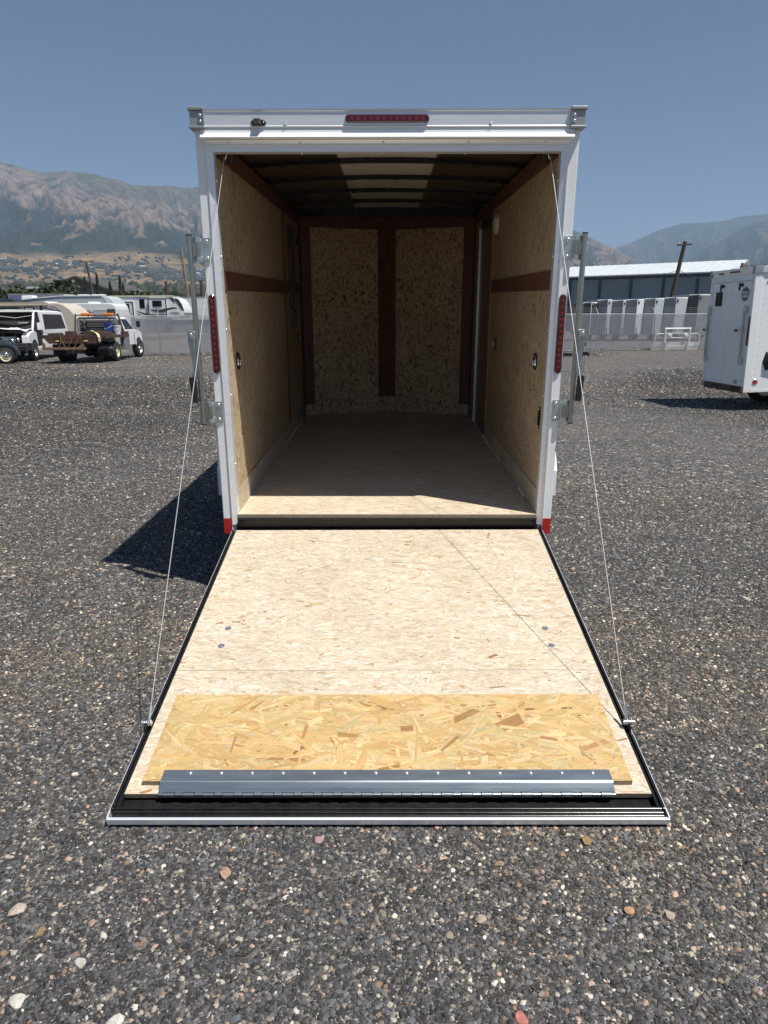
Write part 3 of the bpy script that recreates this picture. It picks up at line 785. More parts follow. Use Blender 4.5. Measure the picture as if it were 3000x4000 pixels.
g = MB(); g.box(0.888, 0.8985, 3.13, 3.42, 0.12, 2.0465); g.build('wall_panel', 'ply', T, label='plain plywood wall panel beyond the side door')
g = MB(); g.box(0.884, 0.8985, 3.425, LN - 0.012, 0.12, 2.0465); g.build('corner_board', 'wood', T)
g = MB(); g.cyl((0.894, 2.09, 1.915), (0.872, 2.09, 1.915), 0.078, 28); g.dome((0.872, 2.09, 1.915), 0.066, (-1, 0, 0), 0.018, 24)
g.build('side_vent', 'vent', T, smooth=True)
# flush tie-down rings and hole covers
def ring(s, y, z, lid=True):
    x = 0.893 if y < 2.4 else 0.890
    g = MB(); g.cyl((s * (x + 0.002), y, z), (s * (x - 0.006), y, z), 0.050, 24); o = g.build('tie_down_ring', 'black', T, smooth=True)
    if lid:
        g = MB(); g.dome((s * (x - 0.006), y, z), 0.036, (-s, 0, 0), 0.012, 20); g.build('pan', 'chrome', o, smooth=True)
        g = MB(); pts = [(s * (x - 0.020), y + 0.028 * math.cos(t), z + 0.028 * math.sin(t)) for t in np.linspace(PI * 0.9, PI * 2.1, 12)]
        g.tube(pts, 0.0035, 6); g.build('ring', 'zinc', o, smooth=True)
ring(-1, 0.296, 0.987); ring(-1, 3.20, 0.966); ring(1, 0.323, 0.980); ring(1, 1.919, 0.984); ring(-1, 3.33, 1.88, False)
g = MB(); g.capsule((0.8935, 0.126, 0.645), (0.8935, 0.126, 0.705), 0.034, (-1, 0, 0), 0.005); hp = g.build('access_plate', 'black', T)
for z in (0.625, 0.725):
    g = MB(); g.dome((0.888, 0.126, z), 0.005, (-1, 0, 0)); g.build('screw', 'bolt', hp, smooth=True)
# --- V nose inner lining
def nose(name, s, a, b2, z0, z1, off, mat=None, n=0, seed=0):
    """a..b measured along the nose from the corner (0) to the apex (1)"""
    c = Vector((s * WI, LN - 0.002, 0)); ap = Vector((0, AP, 0)); d = ap - c; Ln = d.length; d.normalize()
    nn = Vector((0, 0, 1)).cross(d) * (1 if s > 0 else -1)
    if nn.y > 0: nn = -nn
    p0 = c + d * a * Ln + nn * off; p1 = c + d * b2 * Ln + nn * off
    if mat:
        g = MB(); th = nn * -0.009
        g.hexa([(p0 + Vector((0, 0, z0))), (p1 + Vector((0, 0, z0))), (p1 + th + Vector((0, 0, z0))), (p0 + th + Vector((0, 0, z0))),
                (p0 + Vector((0, 0, z1))), (p1 + Vector((0, 0, z1))), (p1 + th + Vector((0, 0, z1))), (p0 + th + Vector((0, 0, z1)))])
        return g.build(name, mat, T)
    pa, pb = (p0, p1) if s < 0 else (p1, p0)
    m = frame_mat(pa + Vector((0, 0, z0)), pb - pa, (0, 0, 1))
    if (m.to_3x3() @ Vector((0, 0, 1))).y > 0: print('nose normal wrong', s)
    return osb_board(name, T, m, (pb - pa).length, z1 - z0, 0.008, n, 0.036, 0.009, osbN, PI / 2, 0.55, 0.35, seed)
osbN = [(0.74, 0.56, 0.36, 46), (0.80, 0.66, 0.46, 26), (0.50, 0.35, 0.20, 18), (0.26, 0.15, 0.075, 14)]
for s in (-1, 1):
    nose('nose_panel', s, 0.10, 0.90, 0.28, 2.030, 0.0, None, 7000, 31 + s)
    nose('kick_panel', s, 0.02, 0.995, 0.119, 0.279, 0.0, None, 1500, 33 + s)
    nose('nose_corner_board', s, 0.005, 0.112, 0.235, 2.030, 0.010, 'wood')
    nose('nose_centre_board', s, 0.892, 1.0, 0.275, 2.030, 0.010, 'wood')
    nose('nose_top_board', s, 0.005, 1.0, 2.031, 2.150, 0.008, 'woodh')
# --- roof bows
g = MB(); g.prism([(x, arch(x) - 0.007) for x in np.linspace(-0.96, 0.96, 9)] + [(0.96, 2.120), (-0.96, 2.120)], 1, LN - 0.06, LN - 0.03); g.build('front_roof_bow', 'blackp', T)
g = MB(); g.add([(-0.962, LN - 0.03, 2.145), (0.962, LN - 0.03, 2.145), (0, AP + 0.06, 2.145), (-0.962, LN - 0.03, 2.188), (0.962, LN - 0.03, 2.188), (0, AP + 0.06, 2.188)], [(0, 2, 1), (3, 4, 5), (0, 1, 4, 3), (1, 2, 5, 4), (2, 0, 3, 5)]); g.build('nose_ceiling', 'roofin', T)
for y in (0.38, 1.00, 1.65, 2.29, 2.93):
    g = MB(); xs = np.linspace(-0.89, 0.89, 13)
    bot = [(x, arch(x) - 0.046) for x in xs]; top = [(x, arch(x) - 0.016) for x in xs[::-1]]
    g.prism(bot + top, 1, y - 0.014, y + 0.014)
    g.prism([(x, z) for x, z in bot] + [(x, z + 0.006) for x, z in bot[::-1]], 1, y - 0.026, y - 0.0141)
    g.build('roof_bow', 'blackp', T)
# wire spring tubes behind the header
g = MB(); g.cyl((-0.80, 0.095, 2.078), (0.80, 0.095, 2.078), 0.012, 10); g.build('spring_tube', 'blackp', T, smooth=True)
for s in (-1, 1):
    g = MB(); g.box(s * 0.835, s * 0.850, 0.05, 0.10, 2.018, 2.056); g.box(s * 0.80, s * 0.812, 0.06, 0.10, 2.022, 2.056); g.build('cable_bracket', 'black', T)
    g = MB(); g.tube([(s * 0.832, 0.045, 2.060), (s * 0.828, 0.030, 2.046), (s * 0.836, 0.040, 2.030)], 0.003, 6); g.build('hook', 'zinc', T, smooth=True)

# --- fenders, wheels, frame, tongue
for s in (-1, 1):
    g = MB()
    pr = [(1.28, 0.46), (2.32, 0.46), (2.52, 0.12), (2.52, -0.07), (2.40, -0.07), (2.24, 0.38), (1.36, 0.38), (1.20, -0.07), (1.06, -0.07), (1.06, 0.12)]
    g.prism([(y, z) for y, z in pr], 0, s * 1.245, s * 1.262)
    for (ya, za), (yb, zb) in (((1.06, -0.07), (1.06, 0.12)), ((1.06, 0.12), (1.28, 0.46)), ((1.28, 0.46), (2.32, 0.46)), ((2.32, 0.46), (2.52, 0.12)), ((2.52, 0.12), (2.52, -0.07))):
        g.hexa([(s * 0.973, ya, za), (s * 1.2448, ya, za), (s * 1.2448, yb, zb), (s * 0.973, yb, zb), (s * 0.973, ya, za + 0.004), (s * 1.2448, ya, za + 0.004), (s * 1.2448, yb + 0.003, zb + 0.004), (s * 0.973, yb + 0.003, zb + 0.004)])
    g.build('fender', 'white', T, bevel=0.003)
def wheel_meshes(R=0.33, w=0.20, rim='rim', hub='chrome', rr=0.62):
    g = MB(); n = 28
    pf = [(-w / 2, R * rr), (-w / 2, R * 0.90), (-w / 2 + 0.02, R * 0.985), (-w / 4, R), (w / 4, R), (w / 2 - 0.02, R * 0.985), (w / 2, R * 0.90), (w / 2, R * rr)]
    vs = [(x, r * math.cos(2 * PI * i / n), r * math.sin(2 * PI * i / n)) for i in range(n) for x, r in pf]
    k = len(pf); fs = [(i * k + j, i * k + j + 1, ((i + 1) % n) * k + j + 1, ((i + 1) % n) * k + j) for i in range(n) for j in range(k - 1)]
    fs += [(i * k + k - 1, i * k, ((i + 1) % n) * k, ((i + 1) % n) * k + k - 1) for i in range(n)]
    tyre = g.add(vs, fs).mesh('tyre', 'tyre', True)
    g = MB(); g.m = 0
    for x0, r0, x1, r1 in ((w * 0.46, R * rr, w * 0.36, R * rr * 0.90), (w * 0.36, R * rr * 0.90, w * 0.16, R * rr * 0.80), (w * 0.16, R * rr * 0.80, w * 0.20, R * rr * 0.45), (w * 0.20, R * rr * 0.45, w * 0.34, R * rr * 0.36)):
        o_ = len(g.v); ring0 = [(x0, r0 * math.cos(2 * PI * i / n), r0 * math.sin(2 * PI * i / n)) for i in range(n)]; ring1 = [(x1, r1 * math.cos(2 * PI * i / n), r1 * math.sin(2 * PI * i / n)) for i in range(n)]
        g.add(ring0 + ring1, [(i, (i + 1) % n, (i + 1) % n + n, i + n) for i in range(n)])
    g.cyl((-w * 0.45, 0, 0), (w * 0.10, 0, 0), R * rr * 0.98, n)
    g.dome((w * 0.34, 0, 0), R * rr * 0.38, (1, 0, 0), w * 0.12, 16)
    for i in range(6):
        t = i * PI / 3
        g.dome((w * 0.19, R * rr * 0.62 * math.cos(t), R * rr * 0.62 * math.sin(t)), R * 0.05, (1, 0, 0), 0.012, 8, 2)
    rimm = g.mesh('rim', rim, True)
    return tyre, rimm
def wheel(parent, meshes, loc, face=1, rotz=0.0, w=0.2, steer=0.0):
    ty = bpy.data.objects.new('wheel', meshes[0]); COL.objects.link(ty); ty.parent = parent
    ty.location = loc; ty.rotation_euler = (random.random(), 0, rotz + (0 if face > 0 else PI) + steer)
    r = bpy.data.objects.new('rim', meshes[1]); COL.objects.link(r); r.parent = ty
    return ty
WM = wheel_meshes(0.335, 0.205)
for s in (-1, 1):
    wheel(T, WM, (s * 1.115, 1.79, -0.092), s)
g = MB()
g.box(-0.95, -0.88, 0.07, 3.55, -0.10, 0.019); g.box(0.88, 0.95, 0.07, 3.55, -0.10, 0.019)
for y in np.arange(0.4, 3.5, 0.6): g.box(-0.88, 0.88, y, y + 0.05, -0.03, 0.019)
g.cyl((-1.03, 1.79, -0.065), (1.03, 1.79, -0.065), 0.035, 12)
g.build('chassis', 'blackp', T)
g = MB(); g.bar((-0.8, 3.4, -0.05), (0, 5.2, -0.05), 0.06, 0.1); g.bar((0.8, 3.4, -0.05), (0, 5.2, -0.05), 0.06, 0.1)
g.cyl((0, 5.0, -0.44), (0, 5.0, 0.35), 0.035, 12); g.build('tongue', 'blackp', T)

# --- cam bars (door locks) swung out on both sides
for s in (-1, 1):
    dx = 0.006 if s > 0 else 0.0
    zo = 0.008 if s > 0 else 0.0
    X = s * (1.041 - dx); Y = -0.022
    g = MB(); g.cyl((X, Y, 0.664 + zo), (X, Y, 1.660 + zo), 0.0145, 18)
    bar = g.build('cam_bar', 'tube', T, smooth=True)
    for za, zb in ((0.659, 0.665), (1.659, 1.665)):
        g = MB(); g.cyl((X, Y, za + zo), (X, Y, zb + zo), 0.0158, 18); g.build('end_cap', 'black', bar)
    for zc in (0.729, 1.590):
        zc += zo
        g = MB()   # bolted plate, folded hinge leaf
        g.box(s * 0.934, s * 0.976, -0.006, -0.001, zc - 0.060, zc + 0.060)
        g.hexa([(s * 0.9765, -0.006, zc - 0.058), (s * 0.986, -0.022, zc - 0.056), (s * 0.986, -0.017, zc - 0.056), (s * 0.9765, -0.001, zc - 0.058),
                (s * 0.9765, -0.006, zc + 0.058), (s * 0.986, -0.022, zc + 0.056), (s * 0.986, -0.017, zc + 0.056), (s * 0.9765, -0.001, zc + 0.058)])
        br = g.build('bar_bracket', 'zinc', bar, bevel=0.0015)
        for dz, h2 in ((-0.047, 0.012), (0.0, 0.034), (0.047, 0.012)):
            g = MB(); wz = 0.010 if dz else 0.0
            pr = [(s * 0.983, -0.024), (s * 0.990, -0.029), (s * 1.004, -0.030), (s * 1.010, -0.026), (s * 1.024, -0.026 + wz), (s * 1.026, -0.018), (s * 1.010, -0.006), (s * 0.986, -0.008)]
            g.prism(pr if s > 0 else pr[::-1], 2, zc + dz - h2, zc + dz + h2)
            g.build('hinge_leaf', 'zinc' if dz else 'tube', bar, bevel=0.001)
        g = MB(); g.cyl((s * 0.998, -0.018, zc - 0.062), (s * 0.998, -0.018, zc + 0.062), 0.005, 8); g.build('hinge_pin', 'bolt', bar, smooth=True)
        g = MB(); g.capsule((X + s * 0.013, Y + 0.004, zc - 0.020), (X + s * 0.013, Y + 0.004, zc + 0.022), 0.008, (0, -1, 0), 0.010)
        g.dome((X + s * 0.020, Y, zc + 0.024), 0.004, (0, -1, 0.5)); g.dome((X + s * 0.017, Y, zc - 0.022), 0.004, (0, -1, 0.5))
        g.build('cam_tooth', 'zinc', bar, smooth=True)
        for dz in (-0.042, 0.042):
            g = MB(); g.cyl((s * 0.953, -0.006, zc + dz), (s * 0.953, -0.008, zc + dz), 0.0105, 14); g.dome((s * 0.953, -0.008, zc + dz), 0.009, (0, -1, 0), 0.006, 14)
            g.build('bolt', 'bolt', bar, smooth=True)
    g = MB()   # pivot block and cranked handle with a black grip
    g.box(X + s * 0.004, X + s * 0.036, -0.046, -0.012, 1.136 + zo, 1.176 + zo)
    g.build('handle_pivot', 'zinc', bar, bevel=0.003)
    g = MB(); g.dome((X + s * 0.026, -0.046, 1.158 + zo), 0.007, (0, -1, 0), 0.005); g.dome((X + s * 0.004, -0.046, 1.172 + zo), 0.005, (0, -1, 0.4)); g.build('bolt', 'bolt', bar, smooth=True)
    g = MB()
    pts = [(X + s * 0.030, 1.175), (X + s * 0.032, 1.13), (X + s * 0.027, 1.08), (X + s * 0.017, 1.02), (X + s * 0.015, 0.975), (X + s * 0.026, 0.935), (X + s * 0.036, 0.905)]
    for a_, b_ in zip(pts[:-1], pts[1:]):
        g.hexa([(a_[0] - 0.014, -0.040, a_[1] + zo), (a_[0] + 0.014, -0.040, a_[1] + zo), (a_[0] + 0.014, -0.034, a_[1] + zo), (a_[0] - 0.014, -0.034, a_[1] + zo),
                (b_[0] - 0.014, -0.040, b_[1] + zo), (b_[0] + 0.014, -0.040, b_[1] + zo), (b_[0] + 0.014, -0.034, b_[1] + zo), (b_[0] - 0.014, -0.034, b_[1] + zo)])
    g.build('handle', 'hinge', bar, smooth=False)
    g = MB(); g.hexa([(X + s * 0.030 - 0.016, -0.052, 0.788 + zo), (X + s * 0.030 + 0.016, -0.052, 0.788 + zo), (X + s * 0.030 + 0.016, -0.028, 0.788 + zo), (X + s * 0.030 - 0.016, -0.028, 0.788 + zo),
                      (X + s * 0.038 - 0.018, -0.052, 0.930 + zo), (X + s * 0.038 + 0.018, -0.052, 0.930 + zo), (X + s * 0.038 + 0.018, -0.028, 0.930 + zo), (X + s * 0.038 - 0.018, -0.028, 0.930 + zo)])
    g.build('grip', 'black', bar, bevel=0.006)

# ---------------------------------------------------------------- ramp door
hz = TM @ Vector((0, -0.02, 0.0344))
rx, rz_ = -0.98418, -0.17711      # direction down the ramp (y, z)
RD = Vector((0, rx, rz_)).normalized(); RN = Vector((1, 0, 0)).cross(RD); RN = -RN if RN.z < 0 else RN
# local frame of the ramp: X right, Y = down the ramp reversed (towards hinge), Z normal
RM = Matrix.Translation(hz) @ Matrix((Vector((1, 0, 0)), -RD, RN)).transposed().to_4x4()
rampm = TM.inverted() @ RM
# s measured down the ramp -> local y = -s
g = MB()
RW = 0.924; RL = 2.045
# perimeter channel (black) : outer lip, groove, inner lip
for s in (-1, 1):
    g.box(s * 0.896, s * 0.908, -RL + 0.03, -0.012, -0.048, -0.006)
    g.box(s * 0.9085, s * 0.918, -RL + 0.03, -0.012, -0.052, 0.004)
g.box(-0.8955, 0.8955, -1.998, -1.9, -0.048, -0.030)
g.box(-0.9085, 0.9085, -2.036, -1.9985, -0.050, -0.006)
g.box(-0.9085, 0.9085, -2.012, -2.006, -0.006, -0.001)
g.box(-0.9085, 0.9085, -2.028, -2.022, -0.006, -0.001)
g.box(-0.90, 0.90, -0.012, 0.0, -0.048, -0.004)
ramp_o = g.build('ramp_door', 'blackp', T, bevel=0.002)
ramp_o.matrix_local = rampm
g = MB(); g.box(-0.908, 0.908, -1.9981, -0.0125, -0.056, -0.0485); g.build('outer_skin', 'white', ramp_o)
for s in (-1, 1):
    g = MB(); g.box(s * 0.9185, s * 0.9235, -RL + 0.002, -0.012, -0.056, -0.004); g.build('edge_trim', 'alux', ramp_o, bevel=0.001)
g = MB(); g.box(-0.9235, 0.9235, -RL - 0.002, -2.0365, -0.034, -0.010); g.build('edge_trim', 'alux', ramp_o, bevel=0.0015)
osb_board('ramp_panel', ramp_o, frame_mat((-0.894, -1.302, 0), (1, 0, 0), (0, 1, 0)), 1.788, 1.288, 0.019, 24000, 0.034, 0.0068, osbR, 0.0, 0.30, 0.10, 41, edge=(0.34, 0.28, 0.20))
osb_board('ramp_panel', ramp_o, frame_mat((-0.894, -1.951, 0), (1, 0, 0), (0, 1, 0)), 1.788, 0.6475, 0.019, 12000, 0.034, 0.0068, osbR, 0.0, 0.30, 0.10, 42, edge=(0.30, 0.24, 0.17))
osbY = [(0.62, 0.43, 0.195, 44), (0.68, 0.51, 0.27, 28), (0.57, 0.37, 0.155, 16), (0.55, 0.44, 0.23, 8), (0.44, 0.25, 0.10, 3.5), (0.30, 0.15, 0.06, 1)]
flp = osb_board('flap_panel', ramp_o, frame_mat((-0.842, -1.915, 0.0205), (1, 0, 0), (0, 1, 0)), 1.680, 0.437, 0.019, 4600, 0.088, 0.0125, osbY, 0.0, 0.42, 0.30, 43, edge=(0.34, 0.27, 0.17), relief=0.0009, label='yellow coarse strand board flap')
flp2 = None
# piano hinge
hg = MB()
hg.box(-0.778, 0.770, -1.917, -1.868, 0.0218, 0.0238)
hg.hexa([(-0.778, -1.923, 0.019), (0.770, -1.923, 0.019), (0.770, -1.917, 0.0215), (-0.778, -1.917, 0.0215), (-0.778, -1.922, 0.022), (0.770, -1.922, 0.022), (0.770, -1.917, 0.0242), (-0.778, -1.917, 0.0242)])
hg.hexa([(-0.778, -1.938, 0.0055), (0.770, -1.938, 0.0055), (0.770, -1.9232, 0.0185), (-0.778, -1.9232, 0.0185), (-0.778, -1.938, 0.0085), (0.770, -1.938, 0.0085), (0.770, -1.9232, 0.0215), (-0.778, -1.9232, 0.0215)])
hg.box(-0.778, 0.770, -1.958, -1.9382, 0.0030, 0.0078)
hg = hg.build('hinge_plate', 'hinge', ramp_o, bevel=0.0008)
g = MB(); g.cyl((-0.776, 0, 0), (0.768, 0, 0), 0.0030, 8)
o = g.build('hinge_rod', 'hinge', ramp_o, smooth=True); o.location = (0, -1.9600, 0.0066)
g = MB(); g.cyl((-0.018, 0, 0), (0.018, 0, 0), 0.0062, 12); g.m = 1; g.box(-0.0205, 0.0205, 0.0065, 0.0095, -0.002, 0.0016); g.box(-0.0205, -0.0183, -0.004, 0.0065, -0.002, 0.0030); g.box(0.0183, 0.0205, -0.004, 0.0065, -0.002, 0.0030); kn = g.mesh('knuckle', ['hinge', 'gap'], True)
for i in range(23):
    place('knuckle', kn, ramp_o, (-0.740 + i * 0.0672, -1.9600, 0.0066))
g = MB(); g.cyl((0, 0, 0), (0, 0, 0.0008), 0.0085, 14); g.dome((0, 0, 0.0008), 0.0060, (0, 0, 1), 0.0035, 12); sc = g.mesh('screw', 'bolt', True)
for i in range(14):
    place('screw', sc, ramp_o, (-0.684 + i * 0.1072, -1.882, 0.0238))
g = MB(); g.cyl((0, 0, 0), (0, 0, 0.0016), 0.0150, 20); g.cyl((0, 0, 0.0016), (0, 0, 0.0022), 0.0115, 18); g.cyl((0, 0, 0.0022), (0, 0, 0.0030), 0.0055, 10); wa = g.mesh('washer', 'bolt', True)
for x, s_ in ((-0.738, 1.003), (-0.741, 1.135), (0.730, 1.007), (0.732, 1.136)):
    place('washer', wa, ramp_o, (x, -s_, 0.0008))
# cable anchors and cables
for s in (-1, 1):
    ax_ = s * 0.912
    g = MB(); g.box(ax_ - 0.004, ax_ + 0.004, -1.665, -1.615, -0.03, 0.030)
    an = g.build('cable_anchor', 'blackp', ramp_o, bevel=0.002)
    g = MB(); g.cyl((ax_ - 0.021, -1.64, 0.026), (ax_ + 0.021, -1.64, 0.026), 0.0060, 10)
    for k in range(5): g.cyl((ax_ - 0.019 + k * 0.008, -1.64, 0.026), (ax_ - 0.0145 + k * 0.008, -1.64, 0.026), 0.0125 if k % 2 else 0.0105, 12)
    g.build('anchor_bolt', 'bolt', ramp_o, smooth=True)
ew = {}
for s in (-1, 1):
    pw = RM @ Vector((s * 0.902, -1.64, 0.034)); pt = TM.inverted() @ pw
    top = Vector((s * 0.843, 0.055, 2.048))
    d = (top - pt).normalized()
    g = MB(); g.cyl(pt, pt + d * 0.055, 0.0055, 8); g.build('cable_ferrule', 'zinc', T, smooth=True)
    g = MB(); g.tube([pt + d * 0.05, top], 0.0017, 6); g.build('ramp_cable', 'cable', T, smooth=True)

# paper on the trailer floor
g = MB(); g.add([(0, 0, 0), (0.27, 0, 0), (0.29, 0.30, 0), (0.02, 0.30, 0), (0, 0, 0.0012), (0.27, 0, 0.0012), (0.29, 0.30, 0.0012), (0.02, 0.30, 0.0012)], [(0, 1, 2, 3), (4, 5, 6, 7), (0, 1, 5, 4), (1, 2, 6, 5), (2, 3, 7, 6), (3, 0, 4, 7)])
pp = g.build('paper_sheet', 'paper'); pp.matrix_world = TM @ Matrix.Translation((0.205, 2.86, 0.1205))
tag(pp, 'pale sheet of paper lying flat on the trailer floor near the nose', 'paper')

# ================================================================ SURROUNDINGS
K1, K2 = 3.587e-4, 3.457e-4
def at(u, v, Y):
    """metric point (x, z) at distance Y for a place measured in the 3000 x 4000 photograph, horizon band only"""
    F = Y + 3.91
    v0 = 1240.5 + (u - 450) * 0.0040
    return ((u - 1514.6) * K1 * F, 1.584 + (v0 - v) * K2 * F)
def lz(x, y): return lot_z(x, y) if abs(x) < 40 and -10 < y < 50 else -0.03

# ---------------------------------------------------------------- chain link fence
FX0, FX1 = -13.6, 44.0
def fy(x): return 30.25 + 0.138 * x
fence = empty('chain_link_fence', (FX0, fy(FX0), -0.03), label='long galvanized chain link fence with barbed wire along the far side of the lot', cat='fence')
fd = Vector((1, 0.138, 0)).normalized(); FL = (FX1 - FX0) / fd.x
FM = Matrix((fd, Vector((0, 0, 1)).cross(fd), Vector((0, 0, 1)))).transposed()
fence.rotation_euler = FM.to_euler()
FH = 1.80
g = MB(); sp = 0.085; r_ = 0.0095
vs = []; fs = []
def wire(x0, z0, x1, z1, yy):
    d = Vector((x1 - x0, 0, z1 - z0)).normalized(); s_ = Vector((-d.z, 0, d.x)) * r_; o_ = len(vs)
    for x, z in ((x0, z0), (x1, z1)):
        vs.extend([(x + s_.x, yy, z + s_.z), (x - s_.x, yy + r_, z - s_.z), (x - s_.x, yy - r_, z - s_.z)])
    fs.extend([(o_, o_ + 1, o_ + 4, o_ + 3), (o_ + 1, o_ + 2, o_ + 5, o_ + 4), (o_ + 2, o_, o_ + 3, o_ + 5)])
n = int(FL / sp)
for i in range(n):
    x = i * sp
    if x + FH < FL: wire(x, 0.03, x + FH - 0.06, FH - 0.03, 0.004)
    if x - FH > 0: wire(x, 0.03, x - FH + 0.06, FH - 0.03, -0.004)
g.add(vs, fs); g.build('mesh', 'wire', fence, kind='stuff')
g = MB(); g.cyl((0, 0.03, FH), (FL, 0.03, FH), 0.017, 8); g.build('top_rail', 'steel', fence, smooth=True)
g = MB(); g.cyl((0, 0.0, 0.04), (FL, 0.0, 0.04), 0.006, 5); g.build('tension_wire', 'steel', fence)
g = MB(); g.cyl((0, 0.045, -0.1), (0, 0.045, FH + 0.03), 0.030, 10); g.dome((0, 0.045, FH + 0.03), 0.034, (0, 0, 1)); pme = g.mesh('post', 'steel', True)
g = MB(); g.bar((0, 0.045, FH), (0, 0.34, FH + 0.30), 0.03, 0.02); ame = g.mesh('barb_arm', 'oldpaint')
x = 0.02
while x < FL:
    place('post', pme, fence, (x, 0, 0)); place('barb_arm', ame, fence, (x, 0, 0)); x += 3.05
for k in (0.35, 0.65, 0.95):
    g = MB(); g.cyl((0, 0.045 + 0.295 * k, FH + 0.30 * k + 0.01), (FL, 0.045 + 0.295 * k, FH + 0.30 * k + 0.01), 0.0035, 5); g.build('barbed_wire', 'oldpaint', fence)
# strip of dry weeds and litter at the fence foot
g = MB()
r = np.random.default_rng(5)
for i in range(2600):
    x = r.uniform(FX0, FX1); y = fy(x) + r.normal(0.15, 0.16); h = r.uniform(0.02, 0.11); a = r.uniform(0, PI); w = r.uniform(0.02, 0.06)
    g.add([(x - w * math.cos(a), y - w * math.sin(a), 0.0), (x + w * math.cos(a), y + w * math.sin(a), 0.0), (x + r.normal(0, .03), y + r.normal(0, .03), h + 0.03)], [(0, 1, 2)])
g.build('dry_weeds', pm('dry_weed', (0.30, 0.24, 0.14), 0.9, var=0.3, scale=2), kind='stuff')

# ---------------------------------------------------------------- wrecked white van
def van():
    root = empty('passenger_van', (-15.72, 26.75, lz(-15.7, 26.7)), math.radians(189.2), 'wrecked white passenger van with crushed open hood and broken windscreen, left of the flatbed', 'van')
    g = MB(); pr = [(-2.86, 0.50), (-2.86, 1.25), (-2.80, 1.85), (-2.66, 2.00), (-1.0, 2.06), (0.55, 2.05), (0.55, 0.48)]
    # body with tumblehome: lower prism + tapered greenhouse
    def slab(name, y0, y1, z0, z1, w0, w1, mat='whitev', ty0=0, ty1=0, bev=0.03):
        m = MB(); m.hexa([(-w0, y0, z0), (w0, y0, z0), (w0, y1, z0), (-w0, y1, z0), (-w1, y0 + ty0, z1), (w1, y0 + ty0, z1), (w1, y1 - ty1, z1), (-w1, y1 - ty1, z1)])
        return m.build(name, mat, root, bevel=bev)
    slab('body', -2.86, 0.74, 0.46, 1.22, 1.0, 1.0)
    slab('upper_body', -2.86, 0.74, 1.2205, 1.96, 0.995, 0.87, ty0=0.14, ty1=0.0)
    m = MB(); xs = np.linspace(-0.87, 0.87, 11)
    m.prism([(x, 1.958 + 0.085 * (1 - (x / 0.87) ** 2) ** 0.6) for x in xs] + [(0.87, 1.94), (-0.87, 1.94)], 1, -2.72, 1.32)
    m.build('roof', 'whitev', root, smooth=True)
    m = MB(); m.bar((0, 0.2, 2.035), (0, 0.12, 2.13), 0.04, 0.02); m.build('antenna', 'black', root)
    for s in (-1, 1):
        m = MB(); m.hexa([(s * 1.0, -2.55, 1.26), (s * 1.008, -2.55, 1.26), (s * 1.008, 0.55, 1.26), (s * 1.0, 0.55, 1.26), (s * 0.893, -2.42, 1.86), (s * 0.903, -2.42, 1.86), (s * 0.903, 0.30, 1.86), (s * 0.893, 0.30, 1.86)])
        m.build('side_window', 'glass', root)
        # A pillars and front door opening
        m = MB(); m.bar((s * 0.93, 1.95, 1.20), (s * 0.84, 1.22, 1.95), 0.07, 0.07); m.build('pillar', 'whitev', root)
        m = MB(); m.bar((s * 0.985, 0.80, 1.2), (s * 0.88, 0.76, 1.95), 0.06, 0.07); m.build('pillar', 'whitev', root)
        m = MB(); m.box(s * 0.90, s * 0.985, 0.74, 1.70, 0.40, 0.56); m.build('door_sill', 'whitev', root, bevel=0.02)
        m = MB(); pr = [(1.62, 0.60), (1.70, 1.12), (1.95, 1.19), (2.45, 1.13), (2.72, 1.00), (2.74, 0.72), (2.50, 0.70)]
        pr += [(2.08 + 0.44 * math.cos(t), 0.40 + 0.44 * math.sin(t)) for t in np.linspace(0.72, 2.45, 9)]
        m.prism(pr, 0, s * 0.72, s * 1.0); m.build('front_fender', 'whitev', root, bevel=0.02)
        m = MB(); m.hexa([(s * 1.0, 1.45, 1.22), (s * 1.16, 1.40, 1.22), (s * 1.16, 1.50, 1.22), (s * 1.0, 1.55, 1.22), (s * 1.0, 1.45, 1.50), (s * 1.14, 1.40, 1.52), (s * 1.14, 1.50, 1.52), (s * 1.0, 1.55, 1.50)])
        m.build('wing_mirror', 'whitev', root, bevel=0.01)
    m = MB(); m.box(-0.90, 0.90, 0.745, 1.66, 0.42, 1.15); m.hexa([(-0.88, 0.745, 1.16), (0.88, 0.745, 1.16), (0.88, 1.60, 1.16), (-0.88, 1.60, 1.16), (-0.82, 0.745, 1.935), (0.82, 0.745, 1.935), (0.82, 0.90, 1.935), (-0.82, 0.90, 1.935)])
    m.build('cabin', 'gap', root)
    m = MB(); m.box(-0.62, -0.18, 1.1, 1.3, 1.10, 1.52); m.box(-0.84, -0.78, 0.9, 1.5, 0.6, 1.1); m.box(0.2, 0.62, 1.1, 1.3, 1.10, 1.50); m.bar((-0.9, 1.70, 1.12), (0.9, 1.66, 1.20), 0.10, 0.16); m.build('seat', 'beige', root, bevel=0.03)
    m = MB(); m.bar((-0.8, 1.42, 1.80), (-0.2, 1.56, 1.70), 0.12, 0.02); m.bar((-0.25, 1.55, 1.70), (0.8, 1.42, 1.82), 0.14, 0.02); m.build('headliner', 'beige', root)
    # crumpled hood
    m = MB(); nx, ny = 11, 6; r = np.random.default_rng(3); vs = []
    for j in range(ny):
        for i in range(nx):
            x = -0.93 + 1.86 * i / (nx - 1); y = 1.72 + 1.02 * j / (ny - 1)
            z = 1.22 + 0.20 * (j / (ny - 1)) * (0.9 - 0.5 * abs(x + 0.15)) + 0.04 * math.sin(i * 1.7 + j) + r.normal(0, 0.012) - 0.10 * (j / (ny - 1)) ** 3
            vs.append((x, y, z))
